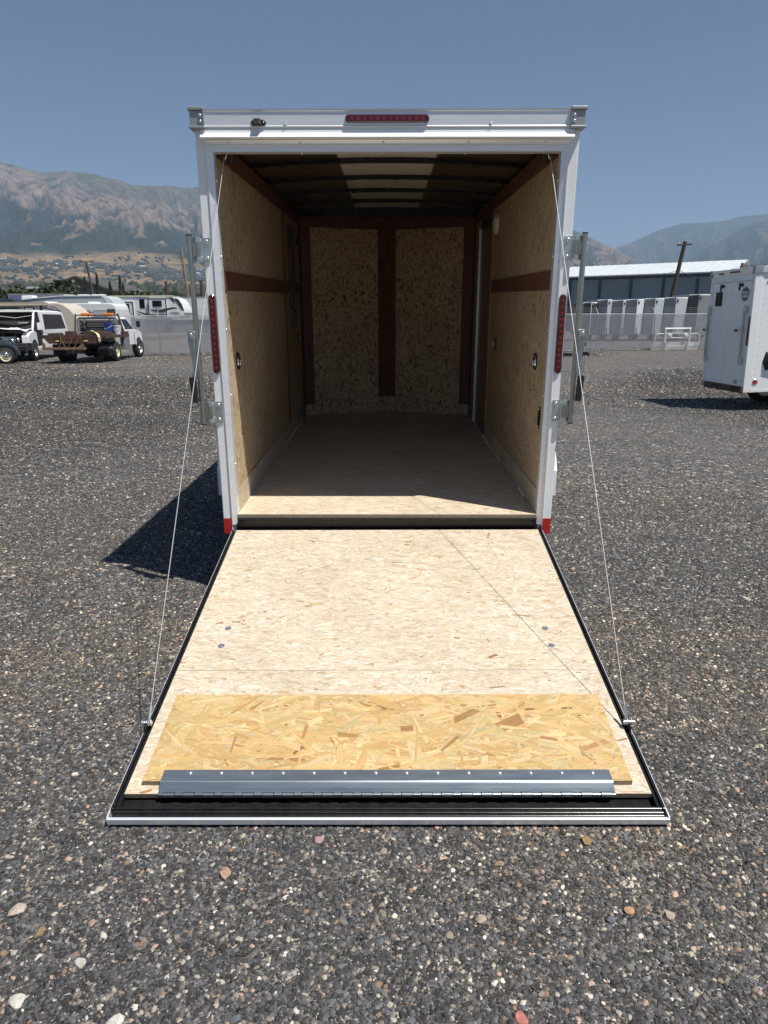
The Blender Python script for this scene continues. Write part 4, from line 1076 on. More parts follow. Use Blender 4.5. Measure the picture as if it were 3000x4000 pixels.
    m.add(vs, [(j * nx + i, j * nx + i + 1, (j + 1) * nx + i + 1, (j + 1) * nx + i) for j in range(ny - 1) for i in range(nx - 1)])
    h = m.build('hood', 'whitev', root, smooth=True); sd = h.modifiers.new('t', 'SOLIDIFY'); sd.thickness = 0.02
    m = MB(); m.box(-0.72, 0.72, 1.665, 2.50, 0.46, 1.00); m.build('engine_bay', 'gap', root)
    m = MB()
    for i in range(26):
        x, z = r.uniform(-0.68, 0.68), r.uniform(0.72, 1.06); m.rbox(Matrix.Translation((x, 2.54 + r.uniform(-.04, .10), z)) @ Euler((r.uniform(0, 3), r.uniform(0, 3), r.uniform(0, 3))).to_matrix().to_4x4(), r.uniform(.06, .26), r.uniform(.05, .14), r.uniform(.03, .10))
    m.build('engine_parts', 'engine', root)
    m = MB(); m.box(-0.45, 0.05, 2.60, 2.63, 0.74, 0.98); m.build('radiator', 'rim', root, bevel=0.01)
    m = MB(); m.bar((-0.1, 2.68, 0.95), (0.6, 2.66, 0.99), 0.03, 0.03); m.bar((-0.55, 2.66, 0.86), (-0.15, 2.70, 0.90), 0.03, 0.03); m.build('grille_bar', 'chrome', root)
    m = MB(); m.hexa([(-1.0, 2.45, 0.42), (1.0, 2.45, 0.42), (0.92, 2.88, 0.42), (-0.92, 2.88, 0.42), (-1.0, 2.45, 0.72), (1.0, 2.45, 0.72), (0.92, 2.90, 0.72), (-0.92, 2.90, 0.72)]); m.build('bumper', 'bumper', root, bevel=0.03)
    m = MB(); m.box(-0.90, 0.90, 2.895, 2.905, 0.60, 0.615); m.box(-0.30, 0.36, 2.89, 2.905, 0.45, 0.56); m.build('bumper_trim', 'oldpaint', root)
    vw = wheel_meshes(0.37, 0.24, 'rim', rr=0.58)
    for s in (-1, 1):
        wheel(root, vw, (s * 0.88, 2.06, 0.37), s); wheel(root, vw, (s * 0.88, -1.75, 0.37), s)
    return root
van()

# ---------------------------------------------------------------- rusty flatbed truck
def flatbed():
    bx, by = -11.93, 22.95
    root = empty('flatbed_truck', (bx, by, lz(bx, by + 2)), 0.035, 'rusty flatbed work truck with white cab, amber beacons and chains, seen from behind', 'truck')
    R_ = root
    m = MB(); m.box(-1.17, 1.17, 0.0, 2.75, 0.93, 1.035); m.build('deck', 'rust', R_, bevel=0.01)
    m = MB(); m.prism([(-1.17, 1.06), (-1.17, 1.0), (-0.95, 0.74), (0.82, 0.74), (1.17, 1.0), (1.17, 1.06)], 1, -0.05, -0.002); m.build('rear_apron', 'rust', R_, bevel=0.006)
    for s in (-1, 1):
        m = MB(); m.box(s * 1.171, s * 1.20, 0.0, 2.75, 0.93, 1.04); m.build('side_rail', 'rust', R_)
    m = MB(); m.box(-1.12, 0.46, -0.30, -0.10, 0.52, 0.60); m.hexa([(-1.12, -0.30, 0.60), (-0.98, -0.30, 0.60), (-0.98, -0.26, 0.60), (-1.12, -0.26, 0.60), (-1.06, -0.30, 0.78), (-1.0, -0.30, 0.78), (-1.0, -0.26, 0.78), (-1.06, -0.26, 0.78)])
    m.hexa([(0.2, -0.30, 0.60), (0.46, -0.30, 0.60), (0.46, -0.26, 0.60), (0.2, -0.26, 0.60), (0.36, -0.30, 0.74), (0.44, -0.30, 0.74), (0.44, -0.26, 0.74), (0.36, -0.26, 0.74)])
    m.build('step_bumper', 'rustl', R_, bevel=0.008)
    for x in (-0.62, 0.45):
        m = MB(); m.capsule((x - 0.06, -0.052, 0.93), (x + 0.06, -0.052, 0.93), 0.035, (0, -1, 0), 0.02); m.build('tail_lamp', 'lens', R_)
        m = MB(); m.capsule((x - 0.05, -0.052, 0.84), (x + 0.05, -0.052, 0.84), 0.028, (0, -1, 0), 0.02); m.build('tail_lamp', 'yellowlens', R_, label='pale yellow lamp below the red one')
    for x in (-0.24, -0.12, 0.02):
        m = MB(); m.dome((x, -0.052, 0.93), 0.035, (0, -1, 0), 0.02); m.build('marker_lamp', 'led', R_, smooth=True)
    # chains
    def chain(pts, nm='chain'):
        m = MB()
        for a_, b_ in zip(pts[:-1], pts[1:]):
            a_, b_ = Vector(a_), Vector(b_); L_ = (b_ - a_).length; n_ = max(1, int(L_ / 0.045))
            for i in range(n_):
                p = a_.lerp(b_, (i + 0.1) / n_); q = a_.lerp(b_, (i + 0.9) / n_)
                m.bar(p, q, 0.038 if i % 2 else 0.016, 0.016 if i % 2 else 0.038)
        return m.build(nm, 'chain', R_)
    chain([(-0.52, -0.08, 1.10), (-0.42, -0.12, 0.86), (-0.30, -0.22, 0.64), (-0.22, -0.26, 0.60)])
    chain([(-0.48, -0.08, 1.10), (-0.44, -0.20, 0.76), (-0.50, -0.26, 0.62)])
    chain([(0.08, -0.08, 1.10), (-0.06, -0.2, 0.80), (-0.16, -0.26, 0.62)])
    chain([(0.26, -0.08, 1.08), (0.18, -0.18, 0.80), (0.06, -0.28, 0.60), (0.0, -0.30, 0.42)])
    # things bolted on the deck
    m = MB(); m.box(-0.95, -0.45, 0.05, 0.20, 1.05, 1.13); m.bar((-1.1, 0.3, 1.08), (-0.6, 0.4, 1.12), 0.08, 0.06); m.box(-0.32, 0.0, 0.0, 0.35, 1.05, 1.20); m.box(0.34, 0.95, 0.1, 1.6, 1.05, 1.13); m.box(0.46, 0.9, 0.1, 1.4, 1.131, 1.19)
    m.build('deck_gear', 'rust', R_, bevel=0.01)
    # mud flaps with lettering
    for s, t in ((1, 1), (-1, 1)):
        m = MB(); m.box(s * 0.55, s * 1.16, 0.72, 0.735, 0.26, 0.70); mf = m.build('mud_flap', 'mudflap', R_)
        text('lettering', 'LAYTON', 0.115, 'stickert', mf, (s * 0.86 + 0.07, 0.717, 0.56), (PI / 2, 0, 0), 0.001)
        m = MB(); m.box(s * 0.86 - 0.06, s * 0.86 + 0.20, 0.716, 0.7195, 0.485, 0.497); m.build('line', 'decal_g', mf)
        m = MB(); pts = [(s * 0.86 - 0.20 + 0.055 * math.cos(a), 0.717, 0.54 + 0.055 * math.sin(a)) for a in np.linspace(0.6, 5.7, 14)]; m.tube(pts, 0.010, 5); m.box(s * 0.86 - 0.20, s * 0.86 - 0.15, 0.715, 0.719, 0.535, 0.547); m.build('emblem', 'decal_g', mf)
    # chassis, axle, cab
    m = MB(); m.box(-0.45, -0.33, 0.1, 5.0, 0.55, 0.75); m.box(0.33, 0.45, 0.1, 5.0, 0.55, 0.75); m.cyl((-1.0, 1.35, 0.39), (1.0, 1.35, 0.39), 0.07, 12); m.dome((0, 1.35, 0.39), 0.2, (0, -1, 0)); m.box(-0.5, 0.5, 1.7, 2.6, 0.42, 0.75); m.box(-0.35, 0.3, 0.0, 0.3, 0.36, 0.52)
    m.build('chassis', 'blackp', R_)
    m = MB(); m.box(1.0, 1.19, 2.16, 2.78, 0.44, 0.92); tb = m.build('tool_box', 'oldpaint', R_, bevel=0.015)
    m = MB(); m.capsule((1.10, 2.155, 0.66), (1.10, 2.155, 0.76), 0.012, (0, -1, 0), 0.01); m.build('latch', 'black', tb)
    def slab(name, y0, y1, z0, z1, w0, w1, mat='whitev', ty0=0, ty1=0, bev=0.04):
        m = MB(); m.hexa([(-w0, y0, z0), (w0, y0, z0), (w0, y1, z0), (-w0, y1, z0), (-w1, y0 + ty0, z1), (w1, y0 + ty0, z1), (w1, y1 - ty1, z1), (-w1, y1 - ty1, z1)])
        return m.build(name, mat, R_, bevel=bev)
    slab('cab', 2.86, 4.30, 0.55, 1.22, 0.97, 0.97)
    slab('cab_roof', 2.88, 4.28, 1.2205, 1.72, 0.96, 0.76, ty0=0.04, ty1=0.50)
    for s in (-1, 1):
        m = MB(); m.hexa([(s * 0.958, 3.05, 1.24), (s * 0.968, 3.05, 1.24), (s * 0.968, 4.10, 1.24), (s * 0.958, 4.10, 1.24), (s * 0.795, 3.08, 1.64), (s * 0.805, 3.08, 1.64), (s * 0.805, 3.72, 1.64), (s * 0.795, 3.72, 1.64)]); m.build('side_window', 'glass', R_)
        m = MB(); pr = [(4.30, 0.55), (4.30, 1.20), (4.75, 1.16), (5.12, 1.06), (5.20, 0.80), (5.16, 0.55)]
        pr += [(4.66 + 0.44 * math.cos(t), 0.42 + 0.44 * math.sin(t)) for t in np.linspace(0.35, 2.75, 9)]
        m.prism(pr, 0, s * 0.70, s * 0.98); m.build('front_fender', 'whitev', R_, bevel=0.03)
        m = MB(); m.box(s * 1.16, s * 1.32, 3.92, 3.96, 1.30, 1.56); m.build('wing_mirror', 'black', R_, bevel=0.01)
        m = MB(); m.tube([(s * 0.96, 4.2, 1.0), (s * 1.24, 3.97, 1.28), (s * 1.24, 3.97, 1.58), (s * 0.95, 4.0, 1.50)], 0.010, 6); m.build('mirror_arm', 'chrome', R_)
    slab('hood', 4.301, 5.16, 0.8, 1.18, 0.69, 0.66, ty1=0.06)
    m = MB(); m.box(-0.62, 0.62, 2.868, 2.879, 1.28, 1.60); m.build('rear_window', 'glass', R_)
    m = MB(); m.box(-0.92, 0.92, 2.835, 2.848, 1.04, 1.275); m.box(-0.90, -0.64, 2.835, 2.848, 1.276, 1.60); m.box(0.64, 0.84, 2.835, 2.848, 1.276, 1.60); m.build('cab_shade_sheet', 'greydark', R_)  # dark sheet added to paint in the shade on the cab rear
    for i in range(4):
        m = MB(); m.box(-0.55, 0.55, 2.850, 2.862, 1.33 + i * 0.065, 1.355 + i * 0.065); m.build('louvre', 'oldpaint', R_)
    m = MB(); m.box(-0.9, 0.9, 5.17, 5.30, 0.5, 0.72); m.build('front_bumper', 'chrome', R_, bevel=0.03)
    # headache rack
    m = MB()
    m.box(-0.80, 0.74, 2.62, 2.70, 1.63, 1.72)
    m.bar((-0.78, 2.62, 1.66), (-0.84, 2.60, 1.04), 0.13, 0.08, up=(0, 1, 0)); m.bar((0.72, 2.62, 1.66), (0.88, 2.60, 1.04), 0.15, 0.08, up=(0, 1, 0))
    m.bar((-0.76, 2.60, 1.42), (-0.50, 2.60, 1.64), 0.045, 0.03, up=(0, 1, 0)); m.bar((0.74, 2.60, 1.42), (0.48, 2.60, 1.64), 0.045, 0.03, up=(0, 1, 0))
    rk = m.build('headache_rack', 'diamond', R_, bevel=0.006)
    m = MB(); m.bar((-0.86, 2.58, 1.86), (-0.98, 2.56, 1.0), 0.05, 0.05, up=(0, 1, 0)); m.bar((0.86, 2.58, 1.86), (1.08, 2.56, 1.0), 0.07, 0.05, up=(0, 1, 0)); m.bar((-0.88, 2.58, 1.80), (0.88, 2.58, 1.80), 0.05, 0.04); m.box(0.85, 1.2, 2.2, 2.70, 1.036, 1.15)
    m.build('rack_post', 'rust', R_, bevel=0.006)
    for x in (-0.42, 0.48):
        m = MB(); m.box(x - 0.22, x + 0.22, 2.50, 2.68, 1.765, 1.885); bc = m.build('amber_beacon', 'amber', R_, bevel=0.04)
    tw = wheel_meshes(0.385, 0.24, 'rimw', rr=0.56); fw = wheel_meshes(0.385, 0.24, 'rim', rr=0.56)
    for s in (-1, 1):
        wheel(R_, tw, (s * 1.03, 1.35, 0.385), s, rotz=-0.0); wheel(R_, fw, (s * 0.74, 1.35, 0.385), -s)
        wheel(R_, fw, (s * 0.92, 4.66, 0.385), s, steer=-0.12)
    return root
tk = flatbed()
def bucket(x, y, z, mat, label, h=0.37, r=0.15):
    m = MB(); m.tube([(0, 0, 0), (0, 0, h * 0.86), (0, 0, h * 0.86), (0, 0, h)], [r * 0.86, r * 0.97, r * 1.06, r * 1.06], 20)
    o = m.build('bucket', mat, None, smooth=True); o.location = (x, y, z)
    m = MB(); m.tube([(r, 0, h * 0.8), (r * 0.7, -r * 0.9, h * 0.62), (0, -r * 1.25, h * 0.5), (-r * 0.6, -r * 0.95, h * 0.42), (-r, 0, h * 0.8)], 0.007, 5); m.build('handle', 'wplastic', o)
    tag(o, label, 'bucket')
    return o
bz = lz(-11.9, 25) + 1.036
bucket(-11.48, 25.28, bz, 'blue', 'blue plastic bucket on the flatbed behind the cab', 0.46, 0.17)
bucket(-11.10, 25.22, bz, 'wplastic', 'white plastic bucket on the flatbed beside the blue one', 0.36, 0.15)
m = MB(); pts = [(-12.2, 23.3, bz + 0.13), (-11.8, 23.5, bz + 0.12), (-11.4, 23.3, bz + 0.18), (-11.18, 23.1, bz + 0.14), (-11.0, 22.95, bz + 0.05), (-10.93, 22.86, bz - 0.06), (-10.92, 22.85, bz - 0.22)]
for a_, b_ in zip(pts[:-1], pts[1:]): m.bar(a_, b_, 0.09, 0.012)
tag(m.build('ratchet_strap', 'strap'), 'yellow webbing strap lying loose over the flatbed edge', 'strap')

# ---------------------------------------------------------------- dark car at the left edge
def darkcar():
    root = empty('classic_car', (-14.63 - 1.62 * 0.951 - 0.71 * 0.309 + 0.0, 22.95 - 1.62 * 0.309 + 0.71 * 0.951, lz(-15, 23)), -math.radians(72), 'dark blue grey car with chrome hubcap cut off by the left edge', 'car')
    m = MB(); m.prism([(-2.2, 0.35), (-2.25, 0.75), (-1.6, 0.92), (0.4, 0.95), (1.2, 0.92), (1.85, 0.80), (1.95, 0.55), (1.9, 0.32)], 0, -0.62, 0.62); m.build('body', 'darkcar', root, bevel=0.06)
    m = MB(); m.hexa([(-0.58, -1.7, 0.93), (0.58, -1.7, 0.93), (0.58, 0.5, 0.93), (-0.58, 0.5, 0.93), (-0.46, -1.2, 1.40), (0.46, -1.2, 1.40), (0.46, 0.05, 1.40), (-0.46, 0.05, 1.40)]); m.build('cabin', 'glass', root, bevel=0.05)
    for s in (-1, 1):
        for yc in (1.62, -1.35):
            m = MB(); o_ = [(yc + 0.52 * math.cos(t) * (1.0 if t < PI / 2 else 1.5), 0.28 + 0.52 * math.sin(t)) for t in np.linspace(0.05, PI - 0.1, 14)]
            i_ = [(yc + 0.37 * math.cos(t), 0.28 + 0.37 * math.sin(t)) for t in np.linspace(PI - 0.1, 0.05, 12)]
            m.prism(o_ + i_, 0, s * 0.50, s * 0.80); m.build('fender', 'darkcar', root, bevel=0.05)
        m = MB(); m.dome((s * 0.55, 1.90, 0.86), 0.10, (0, 1, 0)); m.dome((s * 0.815, 1.2, 0.90), 0.07, (s, 0, 0.2), 0.03); m.build('headlight', 'chrome', root, smooth=True)
    cw = wheel_meshes(0.315, 0.18, 'rimw', rr=0.66)
    for s in (-1, 1):
        for y in (1.62, -1.35):
            w_ = wheel(root, cw, (s * 0.71, y, 0.315), s)
            m = MB(); m.dome((0.03, 0, 0), 0.135, (1, 0, 0), 0.07, 18); m.build('hubcap', 'chrome', w_, smooth=True)
darkcar()

# ---------------------------------------------------------------- campers beyond the fence
def px_poly(root_x, Y, pts): return [(at(u, v, Y)[0] - root_x, at(u, v, Y)[1]) for u, v in pts]
def camper(name, label, Y, outline, width, mat, base=0.55, group=None):
    xs = [at(u, v, Y)[0] for u, v in outline]; cx = (min(xs) + max(xs)) / 2
    root = empty(name, (cx, Y, 0), 0, label, 'camper', group)
    pts = [(at(u, v, Y)[0] - cx, at(u, v, Y)[1]) for u, v in outline]
    m = MB(); m.prism(pts + [(pts[-1][0], base), (pts[0][0], base)], 1, 0.0, width); m.build('body', mat, root, bevel=0.05)
    return root, cx
def panel(root, cx, Y, nm, mat, u0, u1, v0, v1, y0=-0.03, y1=0.0, bev=0.0, dz=0.0):
    x0, z1 = at(u0, v0, Y); x1, z0 = at(u1, v1, Y)
    m = MB(); m.box(x0 - cx, x1 - cx, y0, y1, z0 + dz, z1 + dz); return m.build(nm, mat, root, bevel=bev)
def rvwheels(root, xs, width, R=0.36):
    wm = wheel_meshes(R, 0.22)
    for x in xs:
        wheel(root, wm, (x, 0.12, R), -1, rotz=-PI / 2 + PI); wheel(root, wm, (x, width - 0.12, R), 1, rotz=-PI / 2 + PI)
def strip(root, cx, Y, nm, mat, pts, y=-0.012, th=0.010):
    m = MB(); q = [(at(u, v, Y)[0] - cx, at(u, v, Y)[1]) for u, v in pts]; m.prism(q, 1, y, y + th); return m.build(nm, mat, root)
# fifth wheel with black and grey swooshes
Y = 57.0
r5, c5 = camper('fifth_wheel_camper', 'white fifth wheel camper with black framed windows and black swoosh graphics', Y, [(330, 1151), (660, 1151), (680, 1153), (698, 1160), (712, 1178), (722, 1202), (724, 1214), (718, 1226), (700, 1234), (640, 1236)], 2.5, 'rvwhite', base=1.60)
m = MB(); x0 = at(330, 1200, Y)[0] - c5; x1 = at(632, 1200, Y)[0] - c5; m.box(x0, x1, 0.02, 2.48, 0.45, 1.60); m.build('lower_body', 'greypanel', r5)  # grey paints in the shadow band beneath the camper
rvwheels(r5, (-2.6, -1.75), 2.5)
panel(r5, c5, Y, 'roof_edge', 'cream', 432, 684, 1146, 1152.5, -0.06, -0.001)
m = MB(); m.box(at(640, 1150, Y)[0] - c5 - 8.2, at(676, 1150, Y)[0] - c5, 0.0, 2.5, 3.50, 3.56); m.build('roof', 'tanroof', r5)
strip(r5, c5, Y, 'front_window', 'glassg', [(690, 1156), (703, 1162), (715, 1182), (722, 1206), (712, 1204), (700, 1185), (688, 1166)], -0.02, 0.012)
strip(r5, c5, Y, 'front_window', 'glassg', [(668, 1157), (686, 1158), (688, 1178), (676, 1168)], -0.02, 0.012)
so = panel(r5, c5, Y, 'slide_out', 'rvwhite', 586, 656, 1159, 1221, -0.20, -0.002)
for a_ in ((586, 656, 1158, 1161), (586, 656, 1219, 1222), (585, 588.5, 1158, 1222), (654, 657.5, 1158, 1222)): panel(r5, c5, Y, 'slide_trim', 'decal_b', *a_, -0.225, -0.201)
panel(r5, c5, Y, 'window', 'glass', 603, 639, 1167, 1190, -0.24, -0.203, 0.03)
panel(r5, c5, Y, 'window', 'glass', 549.5, 569.5, 1160, 1196, -0.03, -0.001, 0.03)
so = panel(r5, c5, Y, 'slide_out', 'rvwhite', 430, 527, 1171, 1233, -0.20, -0.002)
for a_ in ((430, 527, 1169.5, 1172.5), (523.5, 527.5, 1171, 1234)): panel(r5, c5, Y, 'slide_trim', 'decal_b', *a_, -0.225, -0.201)
panel(r5, c5, Y, 'window', 'glass', 461, 512, 1179, 1214, -0.24, -0.203, 0.03)
text('lettering', 'MILESTONE', 0.27, 'decal_g', r5, (at(489, 1219.5, Y)[0] - c5, -0.205, at(489, 1219.5, Y)[1]), (PI / 2, 0, 0), 0.002, sx=1.0)
m = MB(); p_ = [(496, 1226), (506, 1226), (504, 1234), (498, 1232)]; strip(r5, c5, Y, 'emblem', 'decal_b', p_, -0.215, 0.01)
strip(r5, c5, Y, 'swoosh', 'decal_b', [(532, 1205), (560, 1213), (590, 1222), (640, 1226), (632, 1231), (592, 1229), (556, 1217)])
strip(r5, c5, Y, 'swoosh', 'decal_b', [(596, 1204), (640, 1201), (660, 1196), (688, 1193), (702, 1200), (690, 1200), (664, 1204), (640, 1213), (612, 1209)], -0.235, 0.01)
strip(r5, c5, Y, 'swoosh', 'decal_g', [(592, 1200), (628, 1197), (622, 1201), (600, 1205)], -0.22, 0.01)
strip(r5, c5, Y, 'swoosh', 'decal_g', [(660, 1214), (690, 1210), (706, 1216), (698, 1222), (672, 1220)])
strip(r5, c5, Y, 'swoosh', 'decal_b', [(584, 1228), (620, 1228), (606, 1234), (592, 1233)])
strip(r5, c5, Y, 'swoosh', 'decal_g', [(534, 1212), (560, 1224), (584, 1233), (570, 1233), (540, 1220)])
# tall fifth wheel behind, pale roof line
Y = 50.0
r6, c6 = camper('fifth_wheel_camper', 'tall pale fifth wheel camper behind the rusty truck, roof sloping up to the right', Y, [(66, 1160), (150, 1152), (240, 1146), (405, 1146), (420, 1148), (440, 1160), (456, 1190), (464, 1226)], 2.5, 'rvgrey', base=0.7)
strip(r6, c6, Y, 'roof_edge', 'white', [(60, 1160), (150, 1151), (240, 1144), (405, 1144), (405, 1147.5), (240, 1147.5), (150, 1154.5), (60, 1163.5)], -0.05, 0.049)
strip(r6, c6, Y, 'front_cap', 'rvwhite', [(404, 1147), (421, 1149), (441, 1161), (457, 1191), (465, 1227), (440, 1227), (430, 1190), (414, 1160)], -0.02, 0.019)
for u, w in ((260, 24), (310, 16), (330, 14), (365, 16), (392, 14)):
    x0, z0 = at(u, 1144.5, Y); m = MB(); m.box(x0 - c6 - w * 0.01, x0 - c6 + w * 0.01, 0.4, 1.2, z0, z0 + 0.09); m.build('roof_vent', 'white' if u != 260 else 'cream', r6, bevel=0.03)
x0, z0 = at(103, 1151, Y); m = MB(); m.hexa([(x0 - c6 - 0.5, 0.5, z0 - 0.1), (x0 - c6 + 0.46, 0.5, z0 - 0.1), (x0 - c6 + 0.46, 1.3, z0 - 0.1), (x0 - c6 - 0.5, 1.3, z0 - 0.1), (x0 - c6 - 0.5, 0.5, z0 + 0.16), (x0 - c6 + 0.30, 0.5, z0 + 0.18), (x0 - c6 + 0.30, 1.3, z0 + 0.18), (x0 - c6 - 0.5, 1.3, z0 + 0.16)]); m.build('air_conditioner', 'white', r6, bevel=0.05)
rvwheels(r6, (-1.5, -0.7), 2.5)
# white motorhome
Y = 45.0
r7, c7 = camper('motorhome', 'rounded white motorhome with a dark lower window band behind the truck beacons', Y, [(232, 1176), (248, 1175), (425, 1175), (440, 1177), (452, 1184), (456, 1200), (456, 1228)], 2.4, 'rvwhite', base=0.5)
for a_ in ((256, 284), (288, 330), (334, 352)): panel(r7, c7, Y, 'window', 'glass', *a_, 1203, 1222, -0.03, -0.001, 0.02)
panel(r7, c7, Y, 'entry_panel', 'rvgrey', 366, 420, 1202, 1226, -0.03, -0.001, 0.02)
panel(r7, c7, Y, 'cab_window', 'glassg', 420, 452, 1198, 1216, -0.05, -0.001, 0.03)
panel(r7, c7, Y, 'rain_gutter', 'cream', 250, 430, 1200.5, 1202, -0.05, -0.031)
x0, z0 = at(350, 1174, Y); m = MB(); m.box(x0 - c7 - 0.3, x0 - c7 + 0.3, 0.6, 1.4, z0 - 0.05, z0 + 0.10); m.build('roof_vent', 'white', r7, bevel=0.04)
rvwheels(r7, (-1.2, 1.2), 2.4)
# beige camper with tan roof
Y = 40.0
r8, c8 = camper('travel_trailer', 'beige travel trailer with tan roof and black trimmed door behind the wrecked van', Y, [(-90, 1177), (190, 1177), (205, 1172), (225, 1172), (250, 1180), (272, 1196), (288, 1216), (296, 1236)], 2.4, 'beige', base=0.5)
strip(r8, c8, Y, 'roof_edge', 'tanroof', [(-92, 1167), (188, 1170), (194, 1178), (-92, 1178)], -0.03, 2.46)
strip(r8, c8, Y, 'roof_edge', 'cream', [(-92, 1178.2), (190, 1178.2), (190, 1181.2), (-92, 1181.2)], -0.06, 0.058)
panel(r8, c8, Y, 'window', 'glassg', -40, 74, 1190, 1207, -0.03, -0.001, 0.02)
panel(r8, c8, Y, 'awning', 'decal_b', -92, 82, 1186.5, 1189.5, -0.07, -0.001)
panel(r8, c8, Y, 'corner_trim', 'decal_b', 157, 167, 1179, 1205, -0.03, -0.001)
panel(r8, c8, Y, 'door', 'beige', 99, 131, 1191, 1236, -0.04, -0.001, 0.04)
for a_ in ((96, 99, 1189, 1236), (131, 134, 1189, 1236), (96, 134, 1186.5, 1189.5)): panel(r8, c8, Y, 'door_trim', 'decal_b', *a_, -0.05, -0.001)
panel(r8, c8, Y, 'window', 'glass', 104, 126, 1197, 1210, -0.06, -0.041, 0.01)
strip(r8, c8, Y, 'stripe', 'decal_g', [(196, 1183), (214, 1184), (232, 1198), (240, 1206), (234, 1206), (222, 1194), (210, 1188), (196, 1188)])
strip(r8, c8, Y, 'stripe', pm('purple_stripe', (0.06, 0.055, 0.12), 0.4), [(172, 1190), (200, 1194), (236, 1204), (236, 1207), (200, 1198), (172, 1192)])
x0, z0 = at(182, 1171, Y); m = MB(); m.hexa([(x0 - c8 - 0.3, 0.3, z0 - 0.1), (x0 - c8 + 0.5, 0.3, z0 - 0.1), (x0 - c8 + 0.5, 1.1, z0 - 0.1), (x0 - c8 - 0.3, 1.1, z0 - 0.1), (x0 - c8 - 0.2, 0.3, z0 + 0.08), (x0 - c8 + 0.2, 0.3, z0 + 0.06), (x0 - c8 + 0.2, 1.1, z0 + 0.06), (x0 - c8 - 0.2, 1.1, z0 + 0.08)]); m.build('air_conditioner', 'white', r8, bevel=0.05)
rvwheels(r8, (-1.0, -0.2), 2.4)
# dark pickup roof rack far left (dark vehicle roof above the beige camper)
Y = 47.0
xc, zc = at(20, 1165, Y)
rt = empty('parked_suv', (xc, Y, 0), 0, 'black vehicle roof showing above the beige trailer at the left edge', 'car')
m = MB(); m.hexa([(-2.4, 0, 0.5), (2.0, 0, 0.5), (2.0, 1.9, 0.5), (-2.4, 1.9, 0.5), (-2.3, 0.1, 2.25), (1.2, 0.1, 2.25), (1.2, 1.8, 2.25), (-2.3, 1.8, 2.25)]); m.hexa([(-2.3, 0.1, 2.251), (1.15, 0.1, 2.251), (1.15, 1.8, 2.251), (-2.3, 1.8, 2.251), (-2.2, 0.3, zc + 0.22), (0.45, 0.3, zc + 0.20), (0.45, 1.6, zc + 0.20), (-2.2, 1.6, zc + 0.22)]); m.build('body', 'darkcar', rt, bevel=0.08)
# long white semi trailer
Y = 66.0
xa, za = at(655, 1153, Y); xb, zb = at(1010, 1155, Y)
st = empty('semi_trailer', ((xa + xb) / 2, Y, 0), 0, 'long plain white box semi trailer parked beyond the fence right of the camper', 'trailer')
hw = (xb - xa) / 2
k = 12
for i in range(k):
    m = MB(); m.box(-hw + 2 * hw * i / k + 0.01, -hw + 2 * hw * (i + 1) / k - 0.01, 0, 0.03, 1.62, za - 0.08); m.build('side_panel', 'rvwhite', st)
m = MB(); m.box(-hw, hw, 0.035, 2.5, 1.60, za - 0.05); m.build('body', 'rvwhite', st)
m = MB(); m.box(-hw, hw, 0.1, 0.14, 0.35, 1.52); m.build('side_skirt', 'greypanel', st)  # same grey, painted shadow band below the semi body
m = MB(); m.box(-hw, hw, -0.02, 0.034, za - 0.075, za); m.box(-hw, hw, -0.02, 0.034, 1.52, 1.61); m.build('edge_rail', 'steel', st)
rvwheels(st, (hw - 1.5, hw - 2.7), 2.5, 0.5)

# ---------------------------------------------------------------- utility trailer hidden behind ours, tongue showing on the right
hx, hy = 1.9, 17.6
ut = empty('utility_trailer', (hx, hy, lz(hx, hy)), 0, 'black trailer tongue with crank jack and safety chain poking out right of the big trailer', 'trailer')
m = MB(); m.box(-2.4, 1.4, -0.8, 0.8, 0.50, 0.62); m.box(-2.4, -2.3, -0.8, 0.8, 0.62, 1.0); m.build('bed', 'blackp', ut)
m = MB(); m.bar((1.3, -0.7, 0.56), (3.9, 0, 0.52), 0.07, 0.09); m.bar((1.3, 0.7, 0.56), (3.9, 0, 0.52), 0.07, 0.09); m.bar((3.8, 0, 0.53), (4.28, 0, 0.55), 0.09, 0.10); m.dome((4.26, 0, 0.52), 0.06, (1, 0, 0)); m.build('tongue', 'blackp', ut)
m = MB(); m.cyl((4.0, 0.0, 0.20), (4.0, 0.0, 0.72), 0.035, 10); m.box(3.92, 4.08, -0.08, 0.08, 0.18, 0.20); jk = m.build('jack', 'blackp', ut)
m = MB(); m.tube([(4.0, 0, 0.72), (4.0, 0, 0.76), (4.16, -0.02, 0.77), (4.17, -0.02, 0.86)], 0.010, 6); m.cyl((4.17, -0.02, 0.78), (4.17, -0.02, 0.88), 0.018, 8); m.build('crank', 'black', jk)
m = MB()
for sx in (4.10, 4.16):
    for i in range(11): m.bar((sx + 0.004 * (i % 3), -0.03, 0.50 - i * 0.042), (sx + 0.004 * (i % 2), -0.03, 0.46 - i * 0.042), 0.030 if i % 2 else 0.012, 0.012)
m.box(4.05, 4.2, -0.06, 0.0, 0.02, 0.045); m.build('safety_chain', 'hinge', ut)
wheel(ut, WM, (-0.6, -0.95, 0.335), -1, rotz=-PI / 2 + PI); wheel(ut, WM, (-0.6, 0.95, 0.335), 1, rotz=-PI / 2 + PI)

